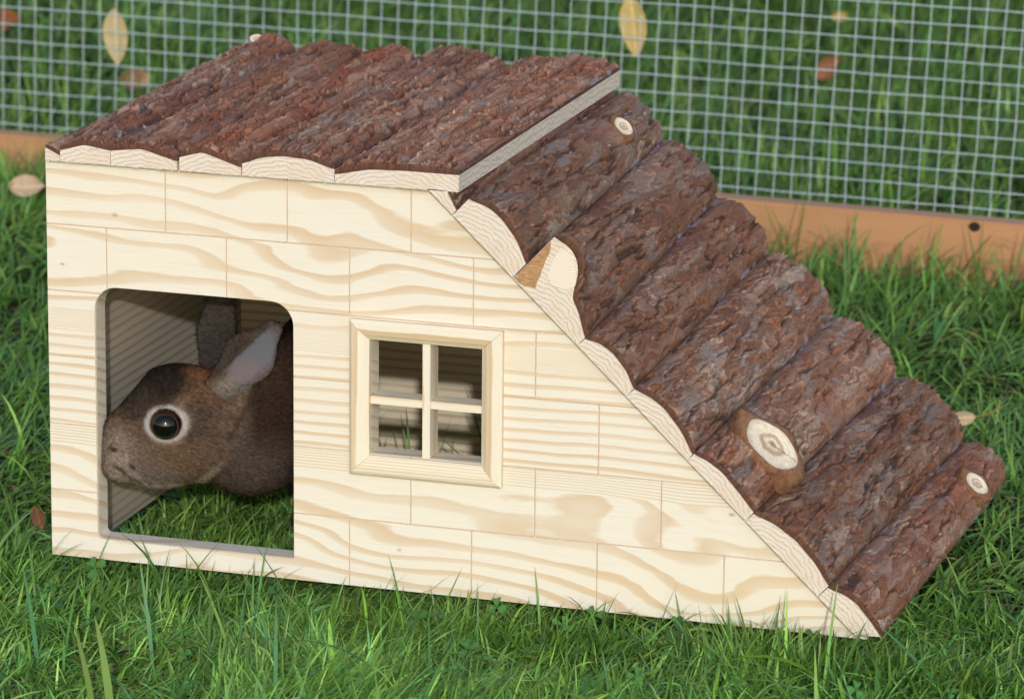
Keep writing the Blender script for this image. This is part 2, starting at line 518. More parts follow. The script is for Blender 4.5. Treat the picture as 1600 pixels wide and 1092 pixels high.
def slab(frame, s0f, s1f, s0b, s1b, ftop, btop, seed, shear=0.0, warm=0.0, grey=0.0, tb=.0042, dv=.0027, furrow_skylit=False, skip0=0.0, bumps=(), lump=None, rough=1.0, back_off=0.0, lichen=0.0):
    """frame: 4x4 placing (s, y, h). ftop: [(s,h)...] front profile; btop: (edge0, peak, edge1) heights at the back"""
    smid = (s0f + s1f) / 2
    L = s1f - s0f
    nx = max(14, int(L / .00085)); ny = int((DEP + back_off) / .0012)
    sg = np.linspace(0, 1, nx + 1); yg = np.linspace(0, 1, ny + 1)
    SG, YG = np.meshgrid(sg, yg)
    y = -OV + YG * (DEP + back_off)
    ft = np.array(ftop)
    fs = (ft[:, 0] - s0f) / L
    hf = np.interp(SG, fs, ft[:, 1])
    # smooth the front polyline a little
    hs = sum(np.interp(np.clip(SG + d, 0, 1), fs, ft[:, 1]) for d in (-.05, -.025, 0, .025, .05)) / 5
    hf = hs
    e0, pk, e1 = btop
    arch = 1 - np.abs(2 * SG - 1) ** 2.2
    hb = e0 + (e1 - e0) * SG + (pk - (e0 + e1) / 2) * arch
    if lump is not None:
        wgt = np.exp(-((YG * DEP) / lump) ** 2)
        base = e0 * 1.2 + (.010 - e0 * 1.2) * SG + (pk - .012) * arch
        h = hf * wgt + (base * (1 - YG) + hb * YG) * (1 - wgt)
    else:
        h = hf * (1 - YG) + hb * YG
    wav = .0012 * fbm(SG * L * 25 + seed * 3, y * 9, seed, 2) * np.sin(np.pi * SG) * np.clip(YG * 20, 0, 1)
    h = h + wav
    if skip0 == 0: h = np.maximum(h, .0012)
    s = (s0f + (s0b - s0f) * YG) * (1 - SG) + (s1f + (s1b - s1f) * YG) * SG
    # ---- wood core
    nxw = 24; nyw = 12
    ix = np.linspace(0, nx, nxw + 1).astype(int); iy = np.linspace(0, ny, nyw + 1).astype(int)
    hw = h[np.ix_(iy, ix)]; sw = s[np.ix_(iy, ix)]; yw = y[np.ix_(iy, ix)]
    gap = .00015
    sw = sw + gap * (1 - 2 * np.linspace(0, 1, nxw + 1))[None]
    top = np.stack([sw - smid, yw, hw], -1).reshape(-1, 3)
    bot = np.stack([sw - smid - shear * np.linspace(0, 1, nxw + 1)[None] ** 6, yw, np.zeros_like(hw)], -1).reshape(-1, 3)
    n1 = nxw + 1; K = len(top)
    i = (np.arange(nyw)[:, None] * n1 + np.arange(nxw)[None]).ravel()
    F = [np.stack([i, i + 1, i + 1 + n1, i + n1], 1), np.stack([i, i + n1, i + n1 + 1, i + 1], 1) + K]
    a = np.arange(nxw); F.append(np.stack([a, a + K, a + 1 + K, a + 1], 1))
    a = np.arange(nxw) + nyw * n1; F.append(np.stack([a, a + 1, a + 1 + K, a + K], 1))
    a = np.arange(nyw) * n1; F.append(np.stack([a, a + n1, a + n1 + K, a + K], 1))
    a = np.arange(nyw) * n1 + nxw; F.append(np.stack([a, a + K, a + n1 + K, a + n1], 1))
    me = mesh_np('log_slab', np.concatenate([top, bot]), F, smooth=False)
    wood = obj('log_slab', me, M_LOG, house, frame @ Matrix.Translation((smid, 0, 0)))
    # ---- bark
    so = seed * 7.31
    sm = s * 1.0; ym = y
    wx = .0026 * fbm(sm / .018 + so, ym / .026, seed + 1, 4, .55); wy = .012 * fbm(sm / .010 - so, ym / .035, seed + 2, 4, .55)
    p = sm + wx; q = ym + wy
    plate = fbm(p / .021 + so, q / .105, seed + 3, 3, .34)
    tt = plate * 2.3 + 3
    lvl = np.floor(tt); fr = tt - lvl
    saw = lambda f: f * (1 - sstep(.955, 1.0, f))
    ter = lvl + sstep(.0, .10, fr) - 1                       # terraces with sharp rims
    p2 = fbm(p / .0120 - so, q / .070, seed + 8, 2, .32)
    t2 = p2 * 1.9; l2 = np.floor(t2); ter2 = l2 + sstep(0, .16, t2 - l2)
    fur = 1 - np.abs(fbm(p / .013 + 5 + so, q / .16, seed + 12, 2, .5))
    if furrow_skylit:
        fur = np.maximum(fur, 1 - np.abs(fbm((sm + .25 * wx) / .0105 + 5 + so, ym / .34, seed + 13, 2, .45)) - .004)
    crack = sstep(.915, .965, fur)
    fur2 = 1 - np.abs(fbm(p / .0070 + so, q / .040, seed + 17, 2, .5))
    crack2 = sstep(.95, .995, fur2)
    fine = fbm(sm / .0022, ym / .007, seed + 20, 2)
    d = (.00060 * (ter - 2) + .0023 * saw(fr) - .0007 + .00030 * ter2 + .0009 * saw(t2 - l2) - .0034 * crack - .0012 * crack2 + .00010 * fine) * rough
    d = d + .0014 * fbm(p / .010 - so, q / .06, seed + 25, 2) * (rough > 1.05)
    # lifted flakes
    fl = fbm(p / .011 + 40, q / .022 + so, seed + 30, 2)
    d = d + .0020 * sstep(.42, .50, fl) * (1 - sstep(.50, .75, fl)) * rough
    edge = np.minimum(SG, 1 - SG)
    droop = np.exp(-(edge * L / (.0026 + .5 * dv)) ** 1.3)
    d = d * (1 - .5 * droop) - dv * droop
    bo = np.zeros_like(d)
    for (bs, by, br_s, br_y, bh) in bumps:
        gsn = np.exp(-(((s - bs) / br_s) ** 2 + ((y - by) / br_y) ** 2))
        bo += bh * gsn
    jit = .0012 * fbm(SG * L / .008 + so, YG * 0 + seed, seed + 40, 3)
    yb = y + np.where(YG > .5, jit * (YG - .5) * 2 * 1.4, 0) + .0009
    hb_ = h + np.maximum(tb + d, .0010) + bo
    if skip0 > 0:
        hb_ = np.where(SG * L < skip0, h - .0003, hb_)
    # front cut edge is sawn flush: fade relief to even thickness
    fe = np.exp(-(y + OV) / .0022)
    hb_ = hb_ * (1 - fe * .6) + (h + tb * .85 + bo) * fe * .6 if skip0 == 0 else hb_
    # colours
    lv = np.clip(lvl.astype(int) + seed, 0, 10 ** 6)
    pick = (pn(lv * 3.7 + .5 + so, np.round(p2 * 1.3) * 2.1 + .5, seed + 50) * .5 + .5)
    tone = pn(np.floor(tt) * 1.37 + so + .5 + np.round(fbm(p / .05, q / .22, seed + 61, 1) * 1.5) * 3.1, np.floor(t2) * .77 + .5, seed + 62)
    c_idx = np.clip(.45 + .30 * fbm(p / .022, q / .18, seed + 60, 2) + .55 * tone, 0, .999) * 3.6 + 1.0
    lo = np.floor(c_idx).astype(int); f_ = (c_idx - lo)[..., None]
    colr = PAL[np.clip(lo, 0, 5)] * (1 - f_) + PAL[np.clip(lo + 1, 0, 5)] * f_
    red = sstep(.0, .7, fbm(p / .030 + 9, q / .10 + so, seed + 70, 2))[..., None]
    colr = colr * (1 - .55 * red) + np.array([.20, .078, .048]) * .55 * red
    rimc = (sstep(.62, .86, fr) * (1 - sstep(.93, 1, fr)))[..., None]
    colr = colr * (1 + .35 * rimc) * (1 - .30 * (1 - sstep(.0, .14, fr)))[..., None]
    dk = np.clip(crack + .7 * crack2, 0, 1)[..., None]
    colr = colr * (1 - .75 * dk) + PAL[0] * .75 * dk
    gy = sstep(.35, .9, fbm(p / .012 - 4, q / .05 + so, seed + 80, 3) + grey)[..., None]
    colr = colr * (1 - .5 * gy) + np.array([.28, .235, .215]) * .5 * gy
    colr = colr * (1 + np.array([.30, -.02, -.25]) * warm) * (1.04 + .18 * math.sin(seed * 2.1)) * (np.array([1.28, 1.15, 1.05]) if furrow_skylit else 1.0)  # roof bark brightened and warmed, skylight put into its colour
    res = sstep(.80, .88, fbm(sm / .006, ym / .012, seed + 90, 3) * .8 + .30 * crack + lichen * sstep(.3, .6, fbm(sm / .03, ym / .06, seed + 91, 2)))[..., None]
    colr = colr * (1 - .8 * res) + np.array([.50, .47, .42]) * .8 * res
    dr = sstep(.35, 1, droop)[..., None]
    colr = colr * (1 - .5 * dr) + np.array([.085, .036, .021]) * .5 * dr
    glue = (sstep(.45, .8, droop) * sstep(.10, .35, fbm(sm / .02 + 7, ym / .022, seed + 95, 2)) * sstep(.45, .8, YG))[..., None]
    colr = colr * (1 - .6 * glue) + np.array([.36, .34, .46]) * .6 * glue
    T = np.stack([s - smid, yb, hb_], -1).reshape(-1, 3)
    Bt = np.stack([s - smid, yb, h + .00012], -1)
    n1 = nx + 1; K = len(T)
    i = (np.arange(ny)[:, None] * n1 + np.arange(nx)[None]).ravel()
    F = [np.stack([i, i + 1, i + 1 + n1, i + n1], 1)]
    ring = np.concatenate([np.arange(nx), np.arange(ny) * n1 + nx, ny * n1 + nx - np.arange(nx), (ny - np.arange(ny)) * n1])
    Rb = Bt.reshape(-1, 3)[ring]; m_ = len(ring)
    r0 = ring; r1 = np.roll(ring, -1); b0 = K + np.arange(m_); b1 = K + (np.arange(m_) + 1) % m_
    # doubled rim so that the cut edge shades sharply
    rim = T[ring]; V = np.concatenate([T, Rb, rim])
    t0 = K + m_ + np.arange(m_); t1 = K + m_ + (np.arange(m_) + 1) % m_
    F.append(np.stack([b0, b1, t1, t0], 1))
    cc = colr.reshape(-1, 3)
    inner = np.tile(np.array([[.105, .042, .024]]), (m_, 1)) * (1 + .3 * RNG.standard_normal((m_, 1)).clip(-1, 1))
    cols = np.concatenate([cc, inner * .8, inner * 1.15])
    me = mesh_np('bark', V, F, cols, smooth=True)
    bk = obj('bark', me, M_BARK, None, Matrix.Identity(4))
    bk.parent = wood
    return wood, smid

# ramp frame: s runs down the slope, h out of it
ang = math.radians(43.036)
ux, uz = math.cos(ang), -math.sin(ang)
A0 = Vector((.2850, 0, .2908))
RAMP = Matrix(((ux, 0, -uz, A0.x), (0, 1, 0, 0), (uz, 0, ux, A0.z), (0, 0, 0, 1)))
ROOF = Matrix(((1, 0, 0, 0), (0, 1, 0, 0), (0, 0, 1, .2900), (0, 0, 0, 1)))

# roof, left to right
slab(ROOF, .0045, .0156, -.0030, .0140, [(.0045, .0089), (.0156, .0038)], (.006, .010, .008), 3, dv=.0032, furrow_skylit=True, grey=.1, tb=.0035)
slab(ROOF, .0157, .0535, .0142, .0480, [(.0157, .0078), (.0338, .0128), (.0535, .0100)], (.010, .0155, .007), 5, dv=.0032, furrow_skylit=True, grey=.25, lichen=.35, bumps=((.030, .372, .010, .006, .004),))
slab(ROOF, .0536, .1030, .0482, .1065, [(.0536, .0102), (.0762, .0130), (.1029, .0060)], (.007, .0140, .009), 8, dv=.0032, furrow_skylit=True, grey=.0)
slab(ROOF, .1045, .1503, .1068, .1474, [(.1045, .0092), (.1212, .0140), (.1498, .0052)], (.008, .0145, .008), 11, dv=.0032, furrow_skylit=True, warm=.45, grey=-.1)
slab(ROOF, .1507, .2180, .1476, .2200, [(.1507, .0080), (.1650, .0136), (.1798, .0155), (.1990, .0145), (.2176, .0088)], (.008, .0165, .006), 14, dv=.0032, furrow_skylit=True, grey=.1)
slab(ROOF, .2183, .3074, .2202, .3074, [(.2183, .0055), (.2423, .0108), (.2700, .0118), (.3070, .0116)], (.006, .0150, .0125), 18, dv=.0032, furrow_skylit=True, tb=.0052, grey=.1, lichen=.12)

# ramp, top to bottom
slab(RAMP, .0000, .0244, .0000, .0205, [(.0, .0001), (.0102, .0090), (.0246, .0039)], (.0001, .0062, .004), 21, rough=.8, tb=.0024, skip0=.0112)
slab(RAMP, .0247, .0834, .0207, .0690, [(.0247, .0158), (.0380, .0222), (.0500, .0234), (.0680, .0205), (.0834, .0135)], (.010, .0145, .007), 23, grey=.3, rough=.85,
     bumps=((.0470, .282, .013, .022, .0075), (.052, .10, .02, .06, .001)))
slab(RAMP, .0838, .1470, .0692, .1289, [(.0838, .0420), (.0957, .0450), (.104, .0435), (.111, .0385), (.1160, .0320), (.1200, .0215), (.1325, .0165), (.1470, .0070)], (.0075, .0160, .007), 26, lump=.040, grey=.2, tb=.0046)
slab(RAMP, .1472, .1946, .1291, .1855, [(.1472, .0065), (.1560, .0122), (.1678, .0144), (.1830, .0122), (.1946, .0074)], (.007, .0135, .005), 29, warm=.12, grey=-.1, rough=.9)
slab(RAMP, .1948, .2540, .1857, .2545, [(.1948, .0074), (.2080, .0122), (.2195, .0134), (.2380, .0108), (.2540, .0052)], (.005, .0150, .008), 33, warm=-.12, rough=1.3, grey=.25)
slab(RAMP, .2543, .3108, .2547, .3199, [(.2543, .0060), (.2640, .0098), (.2766, .0118), (.2935, .0104), (.3108, .0082)], (.008, .0200, .0105), 37, grey=.2,
     bumps=((.2800, .046, .019, .030, .0085),))
slab(RAMP, .3111, .3812, .3201, .3902, [(.3111, .0070), (.3250, .0130), (.3441, .0162), (.3640, .0148), (.3812, .0105)], (.010, .0225, .012), 41, warm=-.05, rough=1.2, grey=.25)
slab(RAMP, .3815, .4300, .3904, .4340, [(.3815, .0090), (.3920, .0140), (.4020, .0163), (.4160, .0150), (.4300, .0125)], (.012, .0225, .0150), 45, shear=.0125, warm=.1, rough=.8, grey=.05,
     bumps=((.4110, .290, .012, .022, .0060),))

# torn fibres under the sawn roof edge
VS = []; FS = []
for k in range(260):
    x0 = RNG.uniform(.006, .306); ln_ = RNG.uniform(.0006, .0026); dx_ = RNG.normal(0, .0008); w_ = RNG.uniform(.00012, .0004)
    b_ = len(VS)
    VS += [(x0 - w_, -OV + .0002, .2903), (x0 + w_, -OV + .0002, .2903), (x0 + dx_, -OV - RNG.uniform(-.0004, .0010), .2902 - ln_)]
    FS.append((b_, b_ + 1, b_ + 2))
sp_ = obj('splinters', mesh_np('splinters', VS, np.array(FS)), M_LOG, house); sp_['kind'] = 'stuff'

# cut branch knots
def knot_mat(name, pale, ring, core):
    N = NT(name); m = N.math
    co = N.coords(); x, y, z = N.sep(co)
    r = m('SQRT', m('ADD', m('MULTIPLY', x, x), m('MULTIPLY', y, y)))
    r = m('ADD', r, m('MULTIPLY', m('SUBTRACT', N.noise(co, 2.2, 3), .5), .42))
    ck = m('GREATER_THAN', m('SUBTRACT', .035, m('ABSOLUTE', m('ADD', m('SUBTRACT', y, m('MULTIPLY', x, .35)), m('MULTIPLY', m('SUBTRACT', N.noise(co, 6, 3), .5), .3)))), 0)
    ck = m('MULTIPLY', ck, m('GREATER_THAN', x, .1))
    kc = N.ramp(r, [(0.0, core), (.10, ring), (.22, pale), (.36, ring), (.44, ring), (.54, pale), (.80, pale), (1.0, tuple(c * .72 for c in pale))])
    kc = N.mix(m('MULTIPLY', m('SUBTRACT', N.noise(co, 4, 5, .7), .45), 1.8, clamp=True), kc, (.50, .36, .24))
    kc = N.mix(m('MULTIPLY', ck, .6), kc, (.16, .09, .05))
    N.l(kc, N.p.inputs['Base Color'])
    N.p.inputs['Roughness'].default_value = .7
    N.l(N.bump(m('ADD', m('FRACT', m('MULTIPLY', r, 9)), N.noise(co, 14, 3)), .3, .02), N.p.inputs['Normal'])
    return N.m
M_KNOT = knot_mat('cut_branch_wood', (.74, .66, .54), (.44, .31, .22), (.20, .11, .06))
M_COLLAR = plain('branch_collar_bark', (.24, .125, .072), .7, .2, 5, .75, 1.0, .0012)
def knot(name, P, eu, ev, ru, rv, depth, collar=1.25):
    """stub with an oval sawn face: P centre, eu, ev in-plane axes"""
    eu = Vector(eu).normalized(); ev = Vector(ev).normalized(); en = eu.cross(ev).normalized()
    if en.dot(Vector(CAM) - Vector(P)) < 0: en = -en; 
    n = 40
    rad = 1 + .05 * np.sin(np.arange(n) / n * 2 * np.pi * 2 + 1) + .03 * np.sin(np.arange(n) / n * 2 * np.pi * 5)
    th = np.arange(n) / n * 2 * np.pi
    M = Matrix(((eu.x * ru, ev.x * rv, en.x * ru, P[0]), (eu.y * ru, ev.y * rv, en.y * ru, P[1]), (eu.z * ru, ev.z * rv, en.z * ru, P[2]), (0, 0, 0, 1)))
    V = [(0, 0, .02)] + [(rad[i] * .97 * math.cos(th[i]), rad[i] * .97 * math.sin(th[i]), 0.015) for i in range(n)] + [(rad[i] * 1.0 * math.cos(th[i]), rad[i] * math.sin(th[i]), -.05) for i in range(n)]
    a = np.arange(n); b = (a + 1) % n
    F = [np.stack([np.zeros(n, int), 1 + a, 1 + b], 1), np.stack([1 + a, 1 + n + a, 1 + n + b, 1 + b], 1)]
    me = mesh_np(name, V, F, smooth=False)
    k = obj(name, me, M_KNOT, house, M)
    # collar: bark swelling round the stub, rougher and wider towards its root
    Vc = []
    lev = [(1.0, .0), (1.06, .03), (collar * .97, -.10), (collar * 1.05, -.35), (collar * 1.12, -.8), (collar * 1.18, -1.4)]
    for li, (rr, zz) in enumerate(lev):
        for i in range(n):
            w_ = 1 + (.05 * math.sin(i * 1.3 + li) + .04 * math.sin(i * 2.9 + li * 2) + .10 * math.sin(i * .63 + li * .7)) * (li > 1)
            Vc.append((rad[i] * rr * w_ * math.cos(th[i]), rad[i] * rr * w_ * math.sin(th[i]), zz * depth / ru))
    F = [np.stack([l * n + a, l * n + b, (l + 1) * n + b, (l + 1) * n + a], 1) for l in range(len(lev) - 1)]
    me = mesh_np('knot_collar', Vc, F, smooth=True)
    c = obj('knot_collar', me, M_COLLAR, None, Matrix.Identity(4))
    c.parent = k
    return k
U = Vector((ux, 0, uz)); NN = Vector((-uz, 0, ux)); YY = Vector((0, 1, 0))
def on_ramp(s, y, h): return A0 + U * s + NN * h + YY * y
knot('knot', on_ramp(.2867, .040, .0330), U, YY * .76 + NN * .65, .0212, .0132, .012, 1.3)
knot('knot', on_ramp(.0470, .274, .0328), U, YY * .82 + NN * .57, .0078, .0058, .006, 1.3)
knot('knot', on_ramp(.4145, .284, .0352), U, YY * .82 + NN * .57, .0095, .0066, .006, 1.4)
# sawn knot in the end of the second ramp slab, with its resin dark wedge
def end_patch(name, pts, mat, lift):
    bm = bmesh.new()
    vs = [bm.verts.new((A0.x + ux * s - uz * h, -OV - lift, A0.z + uz * s + ux * h)) for s, h in pts]
    f = bm.faces.new(vs)
    r = bmesh.ops.extrude_face_region(bm, geom=[f])
    for v in [e for e in r['geom'] if isinstance(e, bmesh.types.BMVert)]: v.co.y += lift + .002
    return obj(name, bm_mesh(name, bm), mat, house)
N_ = NT('sawn_knot_wood'); m_ = N_.math
co_ = N_.vec('SUBTRACT', N_.coords(), (.385, -.01, .258))
l_ = N_.n('ShaderNodeVectorMath', operation='LENGTH'); N_.l(co_, l_.inputs[0])
fr_ = m_('FRACT', m_('ADD', m_('MULTIPLY', l_.outputs['Value'], 520), m_('MULTIPLY', N_.noise(co_, 120, 3), 1.6)))
N_.l(N_.mix(N_.ramp(fr_, [(0, 0), (.6, .15), (.9, .8), (1, 0)]), (.80, .73, .62), (.64, .52, .40)), N_.p.inputs['Base Color'])
N_.p.inputs['Roughness'].default_value = .75
N_.l(N_.bump(fr_, .15, .0005), N_.p.inputs['Normal'])
end_patch('sawn_knot', [(.0995, .0195), (.1060, .0170), (.1150, .0225), (.1172, .0290), (.1135, .0345), (.1065, .0400), (.0985, .0425), (.0925, .0400), (.0945, .0300)], N_.m, .0009)
M_AMBER = plain('resinous_knot_wood', (.52, .30, .15), .55, .3, 190, .95, .3, .001, (1, 1, 3))
end_patch('resin_wedge', [(.0840, .0010), (.0895, .0008), (.0935, .0022), (.0968, .0050), (.0995, .0068), (.0978, .0098), (.0965, .0122), (.0962, .0150), (.0940, .0185), (.0932, .0215), (.0908, .0262), (.0900, .0300), (.0878, .0345), (.0862, .0362), (.0842, .0385)], M_AMBER, .0005)

_p = ray_at_Y(401, 60, .376)
knot('knot', (_p[0], .3765, _p[2] - .0005), (1, .1, 0), (0, .25, 1), .0058, .0036, .006, 1.05)

# ------------------------------------------------------------------ the run fence behind
FL = np.array([-.550, 1.163]); FR = np.array([.488, 1.110])
fd = (FR - FL) / np.linalg.norm(FR - FL); fa = math.atan2(fd[1], fd[0])
FM = Matrix.Translation((FL[0], FL[1], 0)) @ Matrix.Rotation(fa, 4, 'Z')
fence = bpy.data.objects.new('wire_fence', None)
COL.objects.link(fence); fence.matrix_world = FM
tag(fence, 'galvanised square wire mesh panel on an orange wooden rail behind the rabbit house', 'fence')
N_ = NT('larch_rail'); m_ = N_.math
mp_ = N_.n('ShaderNodeMapping'); N_.l(N_.coords(), mp_.inputs[0]); mp_.inputs['Scale'].default_value = (2, 40, 60)
n1_ = N_.noise(mp_.outputs[0], 1.5, 4, .6, .6); n2_ = N_.noise(N_.coords(), 7, 4)
c_ = N_.mix(n1_, (.58, .31, .15), (.40, .185, .08))
c_ = N_.mix(m_('MULTIPLY', m_('SUBTRACT', n2_, .5), 2.2, clamp=True), c_, (.40, .19, .09))
N_.l(c_, N_.p.inputs['Base Color']); N_.p.inputs['Roughness'].default_value = .6
N_.l(N_.bump(n1_, .3, .001), N_.p.inputs['Normal'])
M_RAIL = N_.m
def fbox(name, a, b, mat, bev=.0015):
    o = box(name, a, b, mat, None, bev); o.matrix_parent_inverse = Matrix.Identity(4); o.parent = fence; return o
fbox('bottom_rail', (-.55, -.026, -.032), (1.65, -.0010, .0440), M_RAIL, .002)
fbox('rail_ledge', (-.55, -.0310, -.032), (1.65, -.0263, .0065), M_RAIL, .001)
fbox('top_rail', (-.55, -.026, .500), (1.65, -.0010, .545), M_RAIL, .002)
fbox('post', (-.585, -.026, -.032), (-.5505, .0100, .545), M_RAIL, .002)
fbox('post', (1.6505, -.026, -.032), (1.685, .0100, .545), M_RAIL, .002)
# dark knot in the rail
th = np.linspace(0, 2 * np.pi, 21)[:-1]
kp = ray_at_Y(1522, 355.5, 1.085)
kp_l = FM.inverted() @ Vector(kp)
V = [(kp_l.x, -.0268, kp_l.z)] + [(kp_l.x + .0052 * (1 + .15 * math.sin(3 * t)) * math.cos(t), -.0264, kp_l.z + .0042 * (1 + .1 * math.sin(2 * t + 1)) * math.sin(t)) for t in th] \
    + [(kp_l.x + .0060 * math.cos(t), -.0255, kp_l.z + .0048 * math.sin(t)) for t in th]
a = np.arange(20); b = (a + 1) % 20
o = obj('rail_knot', mesh_np('rail_knot', V, [np.stack([np.zeros(20, int), 1 + a, 1 + b], 1), np.stack([1 + a, 21 + a, 21 + b, 1 + b], 1)]), plain('dark_rail_knot', (.035, .025, .018), .8, .1, 300, .5), None)
o.parent = fence

# wires
M_WIRE = plain('galvanised_wire', (.64, .75, .81), .4, .5, 300, .3, .2)
M_WIRE.node_tree.nodes['Principled BSDF'].inputs['Metallic'].default_value = .1
SP = .0165
def warp(X, Z):
    lean = .055 + .03 * np.clip(X, -.2, 1.2)
    wob = .0012 * pn(X * 3, Z * 8, 200)
    return (X + .0011 * pn(X * 40, Z * 14, 210) + .028 * np.clip(X, -.3, 1.3) * Z,
            .0008 + lean * Z * .8 + .003 * (pn(X * 4, Z * 5, 220) + 1),
            Z + .0009 * pn(X * 13, Z * 40, 230))
VV = []; FF = []; base = 0
def wire(P, r):
    global base
    n = len(P); k = 5
    T = np.gradient(P, axis=0); T /= np.linalg.norm(T, axis=1)[:, None]
    a1 = np.cross(T, [0, 1, 0]); a1 /= np.linalg.norm(a1, axis=1)[:, None]; a2 = np.cross(T, a1)
    ph = np.arange(k) / k * 2 * np.pi
    ring = P[:, None] + r * (np.cos(ph)[None, :, None] * a1[:, None] + np.sin(ph)[None, :, None] * a2[:, None])
    VV.append(ring.reshape(-1, 3))
    i = (np.arange(n - 1)[:, None] * k + np.arange(k)[None]); j = (np.arange(n - 1)[:, None] * k + (np.arange(k)[None] + 1) % k)
    FF.append(np.stack([i.ravel(), j.ravel(), j.ravel() + k, i.ravel() + k], 1) + base)
    base += n * k
for i in range(-32, 100):
    zz = np.linspace(.034, .505, 44); xx = np.full_like(zz, i * SP * 1.045)
    X, Y, Z = warp(xx, zz); wire(np.stack([X, Y + .0010, Z], 1), .00044)
for j in range(0, 29):
    xx = np.linspace(-.54, 1.64, 190); zz = np.full_like(xx, .0485 + j * SP)
    X, Y, Z = warp(xx, zz); wire(np.stack([X, Y - .0003, Z], 1), .00050)
o = obj('wire_mesh', mesh_np('wire_mesh', np.concatenate(VV), np.concatenate(FF)), M_WIRE, None)
o.parent = fence; o['kind'] = 'stuff'

# ------------------------------------------------------------------ grass
def solid(P):
    """True where a point lies inside a board of the house"""
    x, y, z = P[..., 0], P[..., 1], P[..., 2]
    rxx = .2848 + (.2905 - z) / .9337
    zz = z > -.001
    inx = (x > -.002) & (x < rxx)
    door = (x > DX0 + .002) & (x < DX1 - .002) & (z > DZ0 + .001)
    f = zz & inx & (y > -.0015) & (y < .0195) & ~door
    r = zz & inx & (y > .333) & (y < .3545)
    l = zz & (x > -.002) & (x < .0195) & (y > -.001) & (y < .354)
    dx = x - A0.x; dz = z - A0.z
    s = dx * ux + dz * uz; h = -dx * uz + dz * ux
    rp = (s > 0) & (s < .434) & (h > -.0015) & (h < .026) & (y > -.0115) & (y < .384)
    q = P - np.array([FL[0], FL[1], 0]); lx = q[..., 0] * fd[0] + q[..., 1] * fd[1]; ly = -q[..., 0] * fd[1] + q[..., 1] * fd[0]
    ra = (ly > -.033) & (ly < .0) & (z < .045)
    return f | r | l | rp | ra

GREENS = np.array([[.120, .235, .036], [.155, .290, .046], [.080, .180, .034], [.095, .240, .062], [.235, .350, .070], [.070, .190, .068]])
def blades(root, L, Wd, az, th0, bend, col, seg, tipcol=None):
    n = len(root)
    dirx, diry = np.cos(az), np.sin(az)
    twist = RNG.uniform(-.9, .9, n)
    P = np.zeros((n, seg + 1, 3)); P[:, 0] = root
    th = th0.copy()
    for k in range(1, seg + 1):
        st = L / seg
        P[:, k, 0] = P[:, k - 1, 0] + st * np.sin(th) * dirx
        P[:, k, 1] = P[:, k - 1, 1] + st * np.sin(th) * diry
        P[:, k, 2] = P[:, k - 1, 2] + st * np.cos(th)
        th = np.minimum(th + bend / seg, 2.0)
    gh = ground_h(P[..., 0], P[..., 1]) + .002
    P[..., 2] = np.maximum(P[..., 2], gh)
    bad = solid(P).any(1) | solid((P[:, 1:] + P[:, :-1]) / 2).any(1)
    keep = ~bad
    P = P[keep]; n = len(P); Wd = Wd[keep]; dirx = dirx[keep]; diry = diry[keep]; twist = twist[keep]; col = col[keep]
    sv = np.stack([-diry * np.cos(twist), dirx * np.cos(twist), np.sin(twist)], 1)
    t = np.linspace(0, 1, seg + 1)
    wp = np.interp(t, [0, .15, .5, .85, 1], [.65, .9, 1, .5, 0])
    off = sv[:, None] * (Wd[:, None] * wp[None])[..., None] * .5
    Lf = P - off; Rt = P + off
    vv = np.stack([Lf[:, :-1], Rt[:, :-1]], 2).reshape(n, seg * 2, 3)
    vv = np.concatenate([vv, P[:, -1:]], 1)
    m = seg * 2 + 1
    b = (np.arange(n) * m)[:, None]
    k = np.arange(seg - 1)[None] * 2
    q = np.stack([b + k, b + k + 1, b + k + 3, b + k + 2], -1).reshape(-1, 4)
    tr_ = np.stack([b[:, 0] + (seg - 1) * 2, b[:, 0] + (seg - 1) * 2 + 1, b[:, 0] + seg * 2], 1)
    cc = np.repeat(col[:, None], m, 1)
    pale = np.repeat(np.array([[1.0]]), m, 1)
    tv = np.concatenate([np.repeat(t[:-1], 2), [1]])
    tip = (tv ** 4)[None, :, None]
    cc = cc * (1 - .35 * tip) + np.array([.26, .24, .09]) * .35 * tip
    bs = np.exp(-tv / .12)[None, :, None] * .35
    cc = cc * (1 - bs) + np.array([.20, .22, .09]) * bs
    return vv.reshape(-1, 3), q, tr_, cc.reshape(-1, 3)

